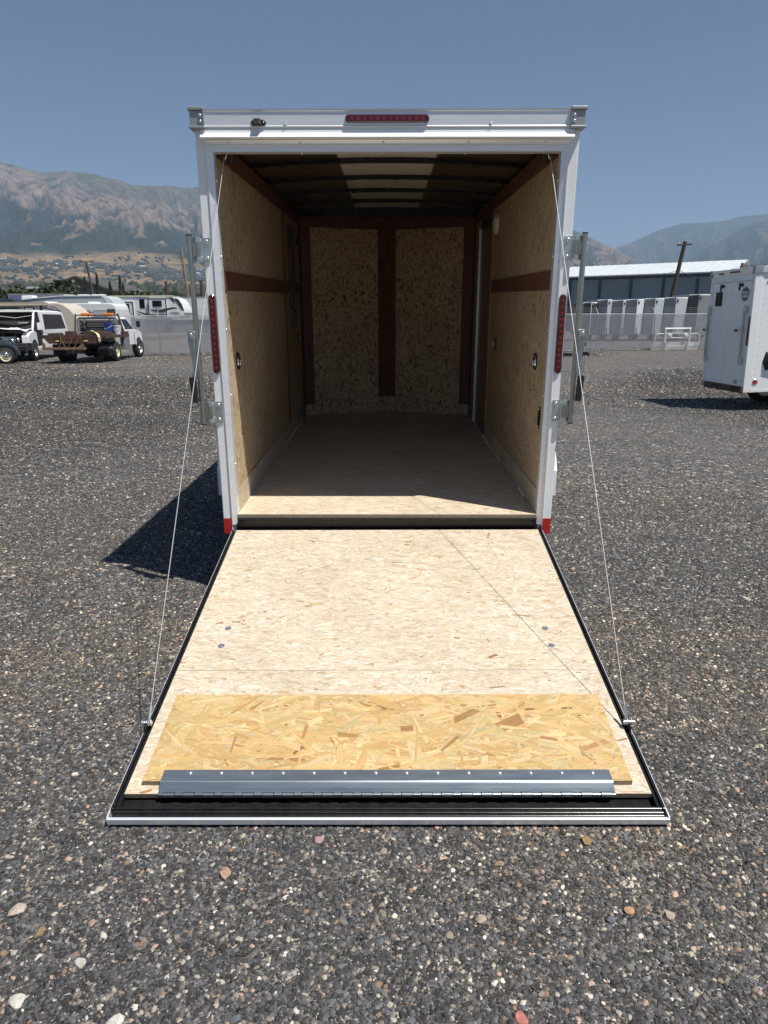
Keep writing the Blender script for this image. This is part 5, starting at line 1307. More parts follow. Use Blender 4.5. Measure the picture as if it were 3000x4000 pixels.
# ---------------------------------------------------------------- small white cargo trailer on the right
def right_trailer():
    C_ = Vector((6.323, 8.356, 0)); a = 0.0965; ax = Vector((math.cos(a), math.sin(a), 0)); wv = Vector((-math.sin(a), math.cos(a), 0))
    W_ = 1.335; L_ = 3.0; z0 = 0.30; z1 = 2.40
    # local: X along the trailer (rear at x=0), Y across (near side y=0, far side y=W)
    root = empty('small_cargo_trailer', C_, a, 'white cargo trailer on the right, closed rear door with cam bars towards the left', 'trailer')
    root.rotation_euler = (0, -0.0267, a)
    m = MB(); m.box(0.03, L_, 0.005, W_ - 0.005, z0 + 0.03, z1); m.build('body', 'white', root, bevel=0.01)
    m = MB(); m.box(-0.012, 0.10, -0.012, 0.06, z0, z1 - 0.10); m.build('corner_post', 'white', root, bevel=0.004)
    m = MB(); m.box(-0.012, 0.10, W_ - 0.06, W_ + 0.012, z0, z1 - 0.10); m.build('corner_post', 'white', root, bevel=0.004)
    m = MB(); m.box(-0.03, 0.03, 0.06, W_ - 0.06, z1 - 0.10, z1 + 0.01); m.build('header_rail', 'alu', root, bevel=0.004)
    m = MB(); m.box(-0.02, 0.025, 0.062, W_ - 0.062, z1 - 0.19, z1 - 0.101); m.build('header_band', 'white', root)
    m = MB(); m.box(-0.036, -0.02, 0.05, W_ - 0.05, z1 - 0.205, z1 - 0.190); m.build('drip_gutter', 'alu', root)
    for y in (-0.03, W_ - 0.045):
        m = MB(); m.box(-0.045, 0.10, y, y + 0.075, z1 - 0.10, z1 + 0.02); m.build('corner_cap', 'cap', root, bevel=0.006)
    m = MB(); m.box(0.10, L_, -0.028, 0.006, z1 - 0.09, z1 + 0.015); m.build('roof_rail', 'alu', root, bevel=0.006)
    # doors: two leaves
    h0, h1 = z0 + 0.10, z1 - 0.21
    for y0, y1 in ((0.075, W_ * 0.50 - 0.004), (W_ * 0.50 + 0.004, W_ - 0.075)):
        m = MB(); m.box(-0.012, 0.028, y0, y1, h0, h1); m.build('rear_door', 'white', root, bevel=0.003)
    m = MB(); m.box(-0.016, -0.0125, W_ * 0.5 - 0.012, W_ * 0.5 + 0.012, h0, h1); m.build('seam_strip', 'alu', root)
    m = MB(); m.box(-0.006, 0.03, 0.06, W_ - 0.06, z0 - 0.02, z0 + 0.097); sb = m.build('sill_bar', 'blackp', root)
    for y in (0.3, 0.92):
        m = MB(); m.tube([(-0.008, y - 0.06, z0 + 0.06), (-0.05, y - 0.05, z0 + 0.04), (-0.05, y + 0.05, z0 + 0.04), (-0.008, y + 0.06, z0 + 0.06)], 0.008, 6); m.build('hook', 'black', sb)
    for y in (0.0, W_ - 0.05):
        m = MB(); m.box(-0.0155, -0.0125, y, y + 0.045, z0, z0 + 0.10); m.build('reflective_tape', 'reflector', root)
    # centre brake lamp, small lamp, black hinge covers, window, sticker
    m = MB(); m.capsule((-0.03, 0.45, z1 - 0.045), (-0.03, 0.72, z1 - 0.045), 0.017, (-1, 0, 0), 0.012); m.build('brake_light', 'lens', root, smooth=True)
    m = MB(); m.capsule((-0.03, 0.92, z1 - 0.055), (-0.03, 1.06, z1 - 0.055), 0.012, (-1, 0, 0), 0.012); m.build('licence_lamp', 'black', root)
    for y, z in ((0.33, z1 - 0.275), (0.91, z1 - 0.275)):
        m = MB(); m.capsule((-0.013, y, z), (-0.013, y + 0.07, z + 0.01), 0.028, (-1, 0, 0), 0.02); m.capsule((-0.0125, y + 0.08, z + 0.01), (-0.0125, y + 0.085, z - 0.07), 0.020, (-1, 0, 0), 0.014); m.build('hinge_cover', 'black', root)
    m = MB(); m.box(-0.030, -0.013, 0.925, 1.125, z1 - 0.62, z1 - 0.37); wd = m.build('window', 'black', root, bevel=0.012)
    m = MB(); m.box(-0.034, -0.0302, 0.945, 1.105, z1 - 0.60, z1 - 0.39); m.build('pane', 'glass', wd)
    m = MB(); m.cyl((-0.0125, 0.225, z1 - 0.43), (-0.0155, 0.225, z1 - 0.43), 0.118, 32); sk = m.build('round_sticker', 'sticker', root)
    text('lettering', 'WELLS', 0.062, 'stickert', sk, (-0.0165, 0.225, z1 - 0.405), (PI / 2, 0, -PI / 2), 0.0006, off=0.002)
    text('lettering', 'CARGO', 0.062, 'stickert', sk, (-0.0165, 0.225, z1 - 0.465), (PI / 2, 0, -PI / 2), 0.0006, off=0.002)
    m = MB(); m.box(-0.0145, -0.0122, 0.20, 0.30, z0 + 0.13, z0 + 0.20); m.build('small_sticker', 'decal_g', root)
    for i in range(5):
        m = MB(); m.dome((-0.007, 0.14 + i * 0.24, z0 + 0.115), 0.009, (-1, 0, 0)); m.dome((-0.037, 0.14 + i * 0.24, z1 - 0.197), 0.006, (-1, 0, 0)); m.build('screw', 'bolt', root, smooth=True)
    # cam bars
    for y, sg in ((0.145, 1), (W_ - 0.06, -1)):
        m = MB(); m.cyl((-0.050, y, z0 + 0.48), (-0.050, y, z1 - 0.62), 0.017, 12); cb = m.build('cam_bar', 'tube', root, smooth=True)
        for z in (z0 + 0.53, z1 - 0.68):
            m = MB(); m.box(-0.060, -0.0125, y - 0.05, y + 0.02, z - 0.05, z + 0.05); m.build('bar_bracket', 'zinc', cb, bevel=0.004)
        zc = z0 + 1.06
        m = MB(); m.box(-0.062, -0.035, y - 0.01, y + 0.13, zc - 0.012, zc + 0.012); m.tube([(-0.05, y + 0.05, zc + 0.09), (-0.06, y + 0.05, zc), (-0.05, y + 0.05, zc - 0.05)], 0.008, 6); m.build('handle', 'zinc', cb)
        m = MB(); m.box(-0.072, -0.040, y + 0.13 if sg > 0 else y + 0.05, y + 0.22 if sg > 0 else y + 0.12, zc - 0.02, zc + 0.02); m.build('grip', 'black', cb, bevel=0.006)
    m = MB(); m.capsule((-0.013, 0.028, z0 + 0.82), (-0.013, 0.028, z0 + 1.28), 0.018, (-1, 0, 0), 0.012); m.build('tail_light', 'lens', root, smooth=True)
    # near side wall: rivets, vent, side marker, lettering
    m = MB(); m.box(0.105, 0.135, -0.006, 0.0045, z0 + 0.03, z1 - 0.10); m.build('seam_strip', 'white', root)
    m = MB(); m.dome((0, 0, 0), 0.007, (0, -1, 0), 0.004, 8, 2); rv = m.mesh('rivet', 'bolt', True)
    for i in range(17): place('rivet', rv, root, (0.185, 0.004, z0 + 0.08 + i * 0.108))
    m = MB(); vs = []
    nn_ = 9
    prf = [(0.30, z0 + 0.66), (0.30, z0 + 0.40)]
    m.add([(0.29, 0.004, z0 + 0.52), (0.34, 0.004, z0 + 0.70), (0.62, 0.004, z0 + 0.66), (0.62, 0.004, z0 + 0.42), (0.36, 0.004, z0 + 0.36),
           (0.40, -0.075, z0 + 0.53), (0.60, -0.070, z0 + 0.62), (0.60, -0.070, z0 + 0.46)],
          [(0, 1, 5), (1, 2, 6, 5), (2, 3, 7, 6), (3, 4, 7), (4, 0, 5), (4, 5, 7), (5, 6, 7), (4, 3, 2, 1, 0)])
    vt = m.build('side_vent', 'black', root, bevel=0.01)
    m = MB(); m.box(0.155, 0.245, -0.008, 0.004, z0 + 0.145, z0 + 0.200); m.build('side_marker', 'reflector', root, bevel=0.003)
    m = MB(); m.dome((0.20, 0.0, z0 + 0.215), 0.028, (0, -0.6, 0.4), 0.014); m.build('marker_cap', 'bolt', root, smooth=True)
    text('lettering', 'FAST', 0.20, 'mount_red', root, (0.43, -0.0015, z1 - 0.19), (PI / 2, 0, 0), 0.001, shear=0.4, off=0.012)
    m = MB(); m.box(0.03, L_, -0.004, 0.03, z0 - 0.005, z0 + 0.029); m.build('bottom_rail', 'aluw', root)
    wm = wheel_meshes(0.32, 0.18)
    wheel(root, wm, (1.20, 0.10, 0.265), -1, rotz=-PI / 2 + PI); wheel(root, wm, (1.20, W_ - 0.10, 0.265), 1, rotz=-PI / 2 + PI)
    m = MB(); m.bar((0.03, W_, z1 + 0.0), (0.10, W_, z1), 0.01); m.build('trim', 'alu', root)
    m = MB(); m.cyl((0.30, 0.5, z1), (0.30, 0.5, z1 + 0.05), 0.02, 8); m.bar((0.12, 0.5, z1 + 0.05), (0.48, 0.5, z1 + 0.055), 0.03, 0.01); m.build('roof_antenna', 'black', root)
right_trailer()

# ---------------------------------------------------------------- chrome grille guard bumper
bgx, bgy = 14.45, 31.3
bb = empty('grille_guard', (bgx, bgy, lz(bgx, bgy)), 0.10, 'shiny chrome grille guard bumper standing on the gravel by the fence', 'bumper')
m = MB()
for a_, b_ in ((-1.28, -0.55), (-0.545, 0.545), (0.55, 1.28)):
    y0 = 0.12 if abs(a_) > 0.6 and a_ < 0 else 0.0; y1 = 0.12 if b_ > 0.6 else 0.0
    t0 = 0.08 if a_ < -1 else 0; t1 = 0.08 if b_ > 1 else 0
    m.hexa([(a_ + t0, y0, 0.02), (b_ - t1, y1, 0.02), (b_ - t1, y1 + 0.03, 0.02), (a_ + t0, y0 + 0.03, 0.02), (a_, y0 - 0.05, 0.42), (b_, y1 - 0.05, 0.42), (b_, y1 - 0.02, 0.42), (a_, y0 - 0.02, 0.42)])
m.build('bumper', 'polished', bb, bevel=0.01)
m = MB(); m.box(-1.27, 1.27, -0.075, -0.045, 0.18, 0.215); m.build('rib', 'chrome', bb)
m = MB()
for s in (-1, 1):
    m.box(s * 0.66, s * 0.60, -0.10, 0.0, 0.40, 1.10); m.tube([(s * 0.64, -0.05, 0.83), (s * 1.0, -0.05, 0.84), (s * 1.14, -0.05, 0.78), (s * 1.18, -0.05, 0.42)], 0.028, 8); m.bar((s * 0.56, -0.09, 0.03), (s * 0.56, -0.11, 0.44), 0.04, 0.04)
m.cyl((-0.68, -0.05, 1.09), (0.68, -0.05, 1.09), 0.030, 10); m.cyl((-0.60, -0.05, 0.86), (0.60, -0.05, 0.86), 0.022, 8); m.cyl((-0.60, -0.05, 0.64), (0.60, -0.05, 0.64), 0.022, 8)
m.build('guard_frame', 'polished', bb, smooth=True)
for s in (-1, 1):
    m = MB(); m.box(s * 0.32, s * 0.52, -0.16, -0.04, 0.69, 0.82); m.build('driving_light', 'polished', bb, bevel=0.02)

# ---------------------------------------------------------------- row of cargo trailers beyond the fence
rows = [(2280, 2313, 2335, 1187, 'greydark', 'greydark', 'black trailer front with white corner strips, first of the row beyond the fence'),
        (2337, 2376, 2393, 1177, 'greypanel', 'rvgrey', 'trailer nose with shade-grey left face and white strip, second of the row beyond the fence'),
        (2395, 2436, 2447, 1180, 'greypanel', 'rvgrey', 'pale trailer nose with shade-grey left face and narrow white side, third of the row'),
        (2449, 2491, 2517, 1177, 'greypanel', 'rvwhite', 'trailer nose with shade-grey left face, bright white side and vent, fourth of the row'),
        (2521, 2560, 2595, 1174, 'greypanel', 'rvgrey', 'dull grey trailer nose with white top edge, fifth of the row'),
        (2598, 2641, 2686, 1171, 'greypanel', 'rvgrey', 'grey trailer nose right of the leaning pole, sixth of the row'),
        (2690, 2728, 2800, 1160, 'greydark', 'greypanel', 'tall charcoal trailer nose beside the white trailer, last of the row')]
for i, (ul, ua, ur, vt, cl, cr, lab_) in enumerate(rows):  # left nose faces mostly get a darker grey: shade put into the colour
    Y = 47.0
    xl, zt = at(ul, vt, Y); xa_, _ = at(ua, vt, Y - 0.55); xr, _ = at(ur, vt, Y)
    rt_ = empty('parked_trailer', (xa_, Y, 0), 0, lab_, 'trailer', 'cargo trailers lined up beyond the fence')
    a_, b_ = xl - xa_, xr - xa_
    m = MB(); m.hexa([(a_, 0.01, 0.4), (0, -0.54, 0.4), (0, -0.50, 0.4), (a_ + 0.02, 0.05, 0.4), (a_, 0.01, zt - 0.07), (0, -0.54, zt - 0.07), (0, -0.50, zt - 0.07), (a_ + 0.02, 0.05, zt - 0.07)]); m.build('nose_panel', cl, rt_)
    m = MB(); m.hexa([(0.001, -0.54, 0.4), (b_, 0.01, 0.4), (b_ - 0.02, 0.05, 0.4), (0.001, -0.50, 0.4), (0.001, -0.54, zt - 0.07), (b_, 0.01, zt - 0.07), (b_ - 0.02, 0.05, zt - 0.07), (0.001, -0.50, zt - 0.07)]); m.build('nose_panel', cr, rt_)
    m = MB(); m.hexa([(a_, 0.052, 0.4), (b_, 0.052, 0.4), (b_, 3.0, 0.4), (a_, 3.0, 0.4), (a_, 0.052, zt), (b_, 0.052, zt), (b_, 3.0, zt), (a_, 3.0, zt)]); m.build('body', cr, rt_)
    m = MB(); m.add([(a_, 0, zt - 0.069), (0, -0.56, zt - 0.069), (b_, 0, zt - 0.069), (a_, 0.05, zt), (0, -0.56, zt), (b_, 0.05, zt)], [(0, 1, 4, 3), (1, 2, 5, 4), (3, 4, 5), (0, 2, 1)]); m.build('roof_edge', 'aluw', rt_)
    if i == 0:
        m = MB(); m.box(a_, a_ + 0.04, -0.02, 0.05, 0.4, zt - 0.07); m.box(-0.02, 0.03, -0.57, -0.545, 0.4, zt - 0.07); m.build('corner_strip', 'rvwhite', rt_)
    m = MB(); cxv = (0.14 if b_ > 0.35 else 0.1); yv = -0.54 + 0.55 * cxv / b_ - 0.01
    m.dome((cxv, yv, zt - 0.24), 0.10, (0.5, -0.85, 0), 0.07, 10, 3); m.build('vent', 'black', rt_, smooth=True)
    m = MB(); m.cyl((-0.03, -0.9, 0.3), (-0.03, -0.9, 0.9), 0.04, 8); m.bar((0, -0.5, 0.45), (0, -1.3, 0.45), 0.08, 0.08); m.build('tongue', 'blackp', rt_)
    wm = WM
    wheel(rt_, wm, (a_ + 0.1, 1.8, 0.335), -1); wheel(rt_, wm, (b_ - 0.1, 1.8, 0.335), 1)

# ---------------------------------------------------------------- long white roofed shed
A_ = Vector((16.65, 90.03, 0)); B_ = Vector((38.68, 76.69, 0))
sd_ = (B_ - A_); SL = sd_.length; sd_.normalize()
sh = empty('storage_shed', A_, math.atan2(sd_.y, sd_.x), 'long shed with white metal roof and blue grey wall bays behind the trailers', 'building')
# eave height follows the measured line
EZ, RZ, DP = 6.41, 8.20, 9.4
m = MB(); m.hexa([(-0.4, -0.5, EZ), (SL + 0.4, -0.5, EZ), (SL + 0.4, DP, RZ), (-0.4, DP, RZ), (-0.4, -0.5, EZ + 0.12), (SL + 0.4, -0.5, EZ + 0.12), (SL + 0.4, DP, RZ + 0.12), (-0.4, DP, RZ + 0.12)])
m.hexa([(-0.4, DP, RZ), (SL + 0.4, DP, RZ), (SL + 0.4, 2 * DP, EZ), (-0.4, 2 * DP, EZ), (-0.4, DP, RZ + 0.12), (SL + 0.4, DP, RZ + 0.12), (SL + 0.4, 2 * DP, EZ + 0.12), (-0.4, 2 * DP, EZ + 0.12)])
rf_ = m.build('roof', 'metalroof', sh)
nr = int((SL + 0.8) / 0.9)
m = MB(); m.hexa([(0, -0.5, EZ + 0.12), (0.05, -0.5, EZ + 0.12), (0.05, DP, RZ + 0.12), (0, DP, RZ + 0.12), (0, -0.5, EZ + 0.17), (0.05, -0.5, EZ + 0.17), (0.05, DP, RZ + 0.17), (0, DP, RZ + 0.17)]); rib = m.mesh('roof_rib', 'metalroof')
for i in range(nr): place('roof_rib', rib, rf_, (-0.35 + i * 0.9, 0, 0))
m = MB(); m.add([(SL, 0.2, 0), (SL, 2 * DP, 0), (SL, 2 * DP, EZ), (SL, DP, RZ - 0.02), (SL, 0.2, EZ), (SL - 0.2, 0.2, 0), (SL - 0.2, 2 * DP, 0), (SL - 0.2, 2 * DP, EZ), (SL - 0.2, DP, RZ - 0.02), (SL - 0.2, 0.2, EZ)], [(0, 1, 2, 3, 4), (9, 8, 7, 6, 5), (0, 5, 6, 1), (1, 6, 7, 2), (4, 9, 5, 0)]); m.build('gable_wall', 'metalroof', sh)
nb = 7; cw_ = SL / nb
for i in range(nb):
    m = MB(); m.box(i * cw_ + 0.16, (i + 1) * cw_ - 0.16, 0.05, 0.25, 3.10, EZ - 0.02); pn = m.build('wall_bay', 'shed', sh)
    m = MB(); m.box(i * cw_ + 0.16, (i + 1) * cw_ - 0.16, 0.03, 0.25, 2.90, 3.099); m.build('band', 'rvgrey', sh)
    m = MB(); m.box(i * cw_ + 0.16, (i + 1) * cw_ - 0.16, 0.05, 0.25, 0.0, 2.899); m.build('lower_wall', 'greydark', sh)
for i in range(nb + 1):
    m = MB(); m.box(i * cw_ - 0.15, i * cw_ + 0.15, -0.05, 0.30, 0, EZ - 0.01); m.build('column', 'shedtrim', sh)
m = MB(); m.box(0, SL, -0.08, 0.28, EZ - 0.35, EZ - 0.012); m.build('eave_beam', 'shedtrim', sh)

# ---------------------------------------------------------------- poles and wires
def pole(name, u0, v0, u1, v1, Y, r, mat, label, arm=None, group=None, cat='utility pole'):
    xt, zt = at(u0, v0, Y); xb_, zb_ = at(u1, v1, Y)
    k = zb_ / (zt - zb_); xg = xb_ + (xb_ - xt) * k
    root = empty(name, (xg, Y, 0), 0, label, cat, group)
    m = MB(); m.tube([(0, 0, 0), (xt - xg, 0, zt)], [r * 1.35, r], 9); m.build('shaft', mat, root, smooth=True)
    d = Vector((xt - xg, 0, zt))
    if arm == 'cross':
        p = d * 0.965; m = MB(); m.bar(p + Vector((-0.62, -0.1, -0.02)), p + Vector((0.55, -0.1, 0.05)), 0.12, 0.12); m.build('cross_arm', mat, root)
        for q in (-0.5, 0.0, 0.42): m = MB(); m.cyl(p + Vector((q, -0.1, 0.08)), p + Vector((q, -0.1, 0.26)), 0.05, 8); m.build('insulator', 'wplastic' if q else 'greydark', root)
    if arm == 'lamp':
        m = MB()
        for q in (-1, 1): m.bar(d, d + Vector((q * 0.9, 0, 0.05 * q)), 0.12, 0.08); m.box(d.x + q * 0.7 - 0.3, d.x + q * 0.7 + 0.3, -0.25, 0.25, d.z - 0.06, d.z + 0.06)
        m.build('lamp_head', 'greydark', root)
    if arm == 'spool':
        for q in (0.70, 0.80, 0.88): m = MB(); p = d * q; m.cyl(p + Vector((-0.05, -0.2, 0)), p + Vector((-0.05, -0.2, 0.16)), 0.09, 8); m.build('insulator', 'greydark', root)
    return xg, zt
pole('utility_pole', 2651, 961, 2622, 1169, 56, 0.15, 'poled', 'brown wooden pole with cross arm leaning right in front of the shed', 'cross')
pole('utility_pole', 2881, 1043, 2876, 1080, 62, 0.15, 'polew', 'short brown pole top with insulators above the right trailer', 'spool')
pole('utility_pole', 728, 972, 742, 1150, 72, 0.13, 'polew', 'light brown wooden pole leaning left beside the cam bar', 'spool')
pole('utility_pole', 659, 1093, 661, 1145, 110, 0.22, 'poled', 'short dark red brown pole above the fifth wheel roof')
pole('utility_pole', 795, 1090, 797, 1150, 110, 0.24, 'poled', 'thick dark pole stub just left of the big trailer post')
pole('utility_pole', 733, 1055, 737, 1150, 84, 0.05, 'steel', 'thin pale grey metal pole beside the light brown wooden pole')
pole('area_light', 359, 1017, 371, 1133, 105, 0.16, 'greydark', 'tall dark parking lot light pole with a double lamp head', 'lamp', None, 'light pole')
def cablewire(u0, v0, Y0, u1, v1, Y1, sag, label, r=0.018):
    xa, za = at(u0, v0, Y0); xb, zb = at(u1, v1, Y1); pts = []
    for i in range(13):
        t = i / 12; pts.append((xa + (xb - xa) * t, Y0 + (Y1 - Y0) * t, za + (zb - za) * t - sag * 4 * t * (1 - t)))
    m = MB(); m.tube(pts, r, 5); tag(m.build('overhead_wire', 'greydark'), label, 'wire', 'overhead wires')
cablewire(738, 1100, 72, 0, 1142, 75, 0.3, 'dark wire running left from the light brown pole over the campers')
cablewire(738, 1105, 72, 1000, 1090, 72, 0.2, 'dark wire running right from the light brown pole behind the trailer post')
cablewire(2635, 1068, 56, 2230, 1112, 64, 0.5, 'wire sagging left from the leaning pole across the shed')
cablewire(2636, 1066, 56, 2880, 1090, 62, 0.6, 'wire sagging right from the leaning pole across the shed')
cablewire(2880, 1052, 62, 2430, 1125, 75, 0.6, 'thin wire from the short right pole across the shed wall', 0.012)

# ---------------------------------------------------------------- barn, low buildings
Y = 140
xa_, za_ = at(313, 1076, Y); xl, zl = at(205, 1108, Y); xr, zr = at(436, 1128, Y)
bn = empty('dark_barn', (xa_, Y, 0), 0, 'big dark grey gabled building behind the trees on the left', 'building')
m = MB(); pr = [(xl - xa_ - 2, 0), (xl - xa_ - 2, zl - 0.9), (0, za_), (xr - xa_, zr), (xr - xa_, 0)]; m.prism(pr, 1, 0, 24); m.build('wall', 'darkbarn', bn)
m = MB(); pr2 = [(xl - xa_ - 2.6, zl - 0.95), (0, za_ + 0.02), (xr - xa_ + 0.6, zr - 0.1), (xr - xa_ + 0.6, zr + 0.25), (0, za_ + 0.35), (xl - xa_ - 2.6, zl - 0.6)]; m.prism(pr2, 1, -0.6, 25); m.build('roof', 'darkbarn', bn)
m = MB(); m.dome((-0.6, -0.05, za_ - 0.6), 0.35, (0, -1, 0)); m.build('wall_lamp', 'rvwhite', bn, smooth=True)
Y = 175
xa_, za_ = at(105, 1106, Y); xb_, zb_ = at(172, 1124, Y)
lb = empty('low_building', (xa_, Y, 0), 0, 'low brown building with pale roof between the trees on the left', 'building')
m = MB(); m.box(0, xb_ - xa_ + 3, 0, 14, 0, za_ - 0.7); m.build('wall', pm('brown_wall', (0.16, 0.10, 0.085), 0.8), lb)
m = MB(); m.hexa([(-2, -1, za_ - 0.7), (xb_ - xa_ + 3, -1, za_ - 0.7), (xb_ - xa_ + 3, 14, za_ - 0.2), (-2, 14, za_ - 0.2), (-2, -1, za_ - 0.2), (xb_ - xa_ + 3, -1, za_ - 0.2), (xb_ - xa_ + 3, 14, za_ + 0.4), (-2, 14, za_ + 0.4)]); m.build('roof', 'rvgrey', lb)
Y = 90
xa_, za_ = at(38, 1136, Y); xb_, zb_ = at(235, 1150, Y)
gl = empty('long_container', (xa_, Y, 0), 0, 'long grey container roof with a blue sign board above the campers', 'container')
m = MB(); m.box(0, xb_ - xa_, 0, 2.5, 0.3, za_); m.build('body', 'greypanel', gl, bevel=0.05)
m = MB(); m.box(0.3, 1.6, -0.06, 0, za_ - 0.75, za_ - 0.25); m.build('sign', pm('blue_sign', (0.12, 0.16, 0.32), 0.5), gl)

# ================================================================ TREES
def leaf_mat(name, cols, sc=0.6):
    m, nt, b = base_mat(name)
    L = nt.links
    g_ = node(nt, 'ShaderNodeNewGeometry')
    tc = node(nt, 'ShaderNodeTexCoord')
    n = node(nt, 'ShaderNodeTexNoise', i_Scale=sc, i_Detail=4.0)
    L.new(tc.outputs['Object'], n.inputs['Vector'])
    ad = node(nt, 'ShaderNodeMath', operation='ADD'); mu = node(nt, 'ShaderNodeMath', operation='MULTIPLY', i_1=0.35)
    L.new(g_.outputs['Random Per Island'], mu.inputs[0]); L.new(n.outputs[0], ad.inputs[0]); L.new(mu.outputs[0], ad.inputs[1])
    r = ramp(nt, [(0.40, cols[0]), (0.62, cols[1]), (0.88, cols[2])])
    L.new(ad.outputs[0], r.inputs[0]); L.new(r.outputs[0], b.inputs['Base Color'])
    b.inputs['Roughness'].default_value = 0.7
    return m
M['leaf'] = leaf_mat('broad_leaves', [(0.014, 0.026, 0.009), (0.028, 0.046, 0.015), (0.055, 0.074, 0.026)])
M['cypress'] = leaf_mat('cypress_leaves', [(0.018, 0.034, 0.018), (0.032, 0.058, 0.028), (0.055, 0.080, 0.040)])
M['farleaf'] = leaf_mat('distant_leaves', [(0.009, 0.016, 0.011), (0.018, 0.028, 0.018), (0.032, 0.043, 0.026)], 0.05)
def tree(name, u, v, Y, w, label, kind='leaf', group=None, n=900, lean=0.0):
    x, zt = at(u, v, Y)
    root = empty(name, (x, Y, 0), 0, label, 'tree', group)
    r = np.random.default_rng(int(u * 7 + v)); H = zt
    m = MB()
    if kind == 'cypress':
        m.tube([(0, 0, 0), (0.02, 0, H * 0.5), (0, 0, H * 0.96)], [0.14, 0.08, 0.02], 7); m.build('trunk', 'bark', root)
        m = MB()
        for i in range(n):
            t = r.uniform(0.06, 1.0) ; rad = w * (math.sin(min(1, t * 1.0) * PI * 0.5 + 0.35) if t < 0.45 else (1.06 - t) * 1.75) * (0.7 + 0.35 * noise.noise(Vector((t * 9, u, 0))))
            a = r.uniform(0, 2 * PI); q = max(0.04, rad) * math.sqrt(r.random()); c = Vector((q * math.cos(a), q * math.sin(a), t * H)); s = r.uniform(0.10, 0.24)
            d = Vector((math.cos(a) * 0.3, math.sin(a) * 0.3, 1)).normalized(); e = Vector((r.normal(), r.normal(), r.normal())).cross(d).normalized()
            m.add([c - e * s * 0.5, c + d * s * 1.3, c + e * s * 0.5, c - d * s * 0.5], [(0, 1, 2, 3)])
        m.build('crown', 'cypress', root)
    else:
        tips = []
        m.tube([(0, 0, 0), (0.1, 0, H * 0.3), (0.0, 0.1, H * 0.55)], [0.30, 0.22, 0.12], 8)
        for i in range(9):
            a = i * 2.4 + r.uniform(0, 0.6); t = r.uniform(0.25, 0.5); q = w * r.uniform(0.55, 1.0)
            p = Vector((q * math.cos(a), q * math.sin(a), H * r.uniform(0.5, 0.92))); m.tube([(0, 0, H * t), (p * 0.5) + Vector((0, 0, H * t * 0.5)), p], [0.10, 0.06, 0.02], 5); tips.append(p)
        tips.append(Vector((0, 0, H * 0.93))); m.build('trunk', 'bark', root)
        m = MB()
        for c0 in tips:
            for k in range(3):
                c1 = c0 + Vector((r.normal(0, w * 0.25), r.normal(0, w * 0.25), r.normal(-0.3, 0.5)))
                for i in range(n // 30):
                    c = c1 + Vector((r.normal(0, 0.5), r.normal(0, 0.5), r.normal(0, 0.38))); s = r.uniform(0.14, 0.34)
                    if c.z > H: c.z = H - r.uniform(0, 0.6)
                    if c.z < 0.8: continue
                    d = Vector((r.normal(), r.normal(), r.normal() * 0.5)).normalized(); e = Vector((r.normal(), r.normal(), r.normal())).cross(d).normalized()
                    m.add([c - e * s, c + d * s, c + e * s, c - d * s], [(0, 1, 2, 3)])
        m.build('crown', 'leaf', root)
    return root
cg = 'slim cypresses behind the campers'
tree('cypress_tree', 345, 1075, 108, 0.75, 'slim cypress left of the light pole', 'cypress', cg)
tree('cypress_tree', 393, 1063, 108, 0.85, 'tallest slim cypress just right of the light pole', 'cypress', cg)
tree('cypress_tree', 441, 1094, 108, 0.9, 'short slim cypress third from the left', 'cypress', cg)
tree('cypress_tree', 481, 1073, 108, 0.8, 'tall slim cypress fourth from the left', 'cypress', cg)
tree('cypress_tree', 492, 1102, 107, 0.7, 'shorter cypress touching the fourth tall one', 'cypress', cg)
tree('cypress_tree', 13, 1118, 100, 0.8, 'slim dark tree at the far left edge', 'cypress', cg)
tg = 'round green trees in front of the dark building'
tree('broadleaf_tree', 196, 1098, 118, 1.2, 'round green tree left of the dark building gable', 'leaf', tg, 1500)
tree('broadleaf_tree', 250, 1087, 118, 1.5, 'largest green tree in front of the dark building', 'leaf', tg, 1900)
tree('broadleaf_tree', 281, 1108, 116, 0.9, 'lower green tree right of the largest one', 'leaf', tg, 1200)
tree('broadleaf_tree', 100, 1106, 120, 1.0, 'green tree in front of the low brown building', 'leaf', tg, 1500)
tree('broadleaf_tree', 62, 1120, 118, 1.2, 'wide bushy green tree near the left edge', 'leaf', tg, 1500)
tree('broadleaf_tree', 140, 1122, 116, 0.8, 'small green tree right of the low brown building', 'leaf', tg, 1100)
tree('broadleaf_tree', 520, 1130, 100, 1.2, 'low bush like tree above the fifth wheel roof', 'leaf', tg, 700)
tree('broadleaf_tree', 553, 1134, 100, 1.2, 'low bush like tree right of its twin above the camper', 'leaf', tg, 700)

# ================================================================ TERRAIN
D = math.radians
def interp(x, pts):
    return np.interp(x, [p[0] for p in pts], [p[1] for p in pts])
A_SK = [(-60, 9.0), (-40, 10.6), (-33, 10.0), (-28.4, 10.25), (-27.37, 10.21), (-26.46, 10.17), (-25.55, 9.91), (-24.92, 9.83), (-23.45, 9.97), (-21.79, 10.03), (-20.63, 9.8), (-19.78, 9.66), (-18.93, 9.41), (-17.88, 9.37), (-16.44, 9.41), (-15.17, 9.36), (-14.06, 9.46), (-8, 9.0), (0, 8.2), (8, 7.4), (14.19, 6.50), (16.01, 5.6), (17.54, 4.85), (19.24, 3.9), (20.94, 3.09), (22.79, 2.17), (26, 1.0), (60, 0.6)]
A_TAN = [(-60, 4.6), (-28.12, 4.61), (-24.07, 4.6), (-21.48, 4.78), (-20.05, 5.06), (-17.9, 4.9), (-15.66, 4.51), (-13.3, 3.83), (0, 3.2), (14.5, 2.43), (20, 1.9), (24, 1.2), (26, 0.8), (60, 0.4)]
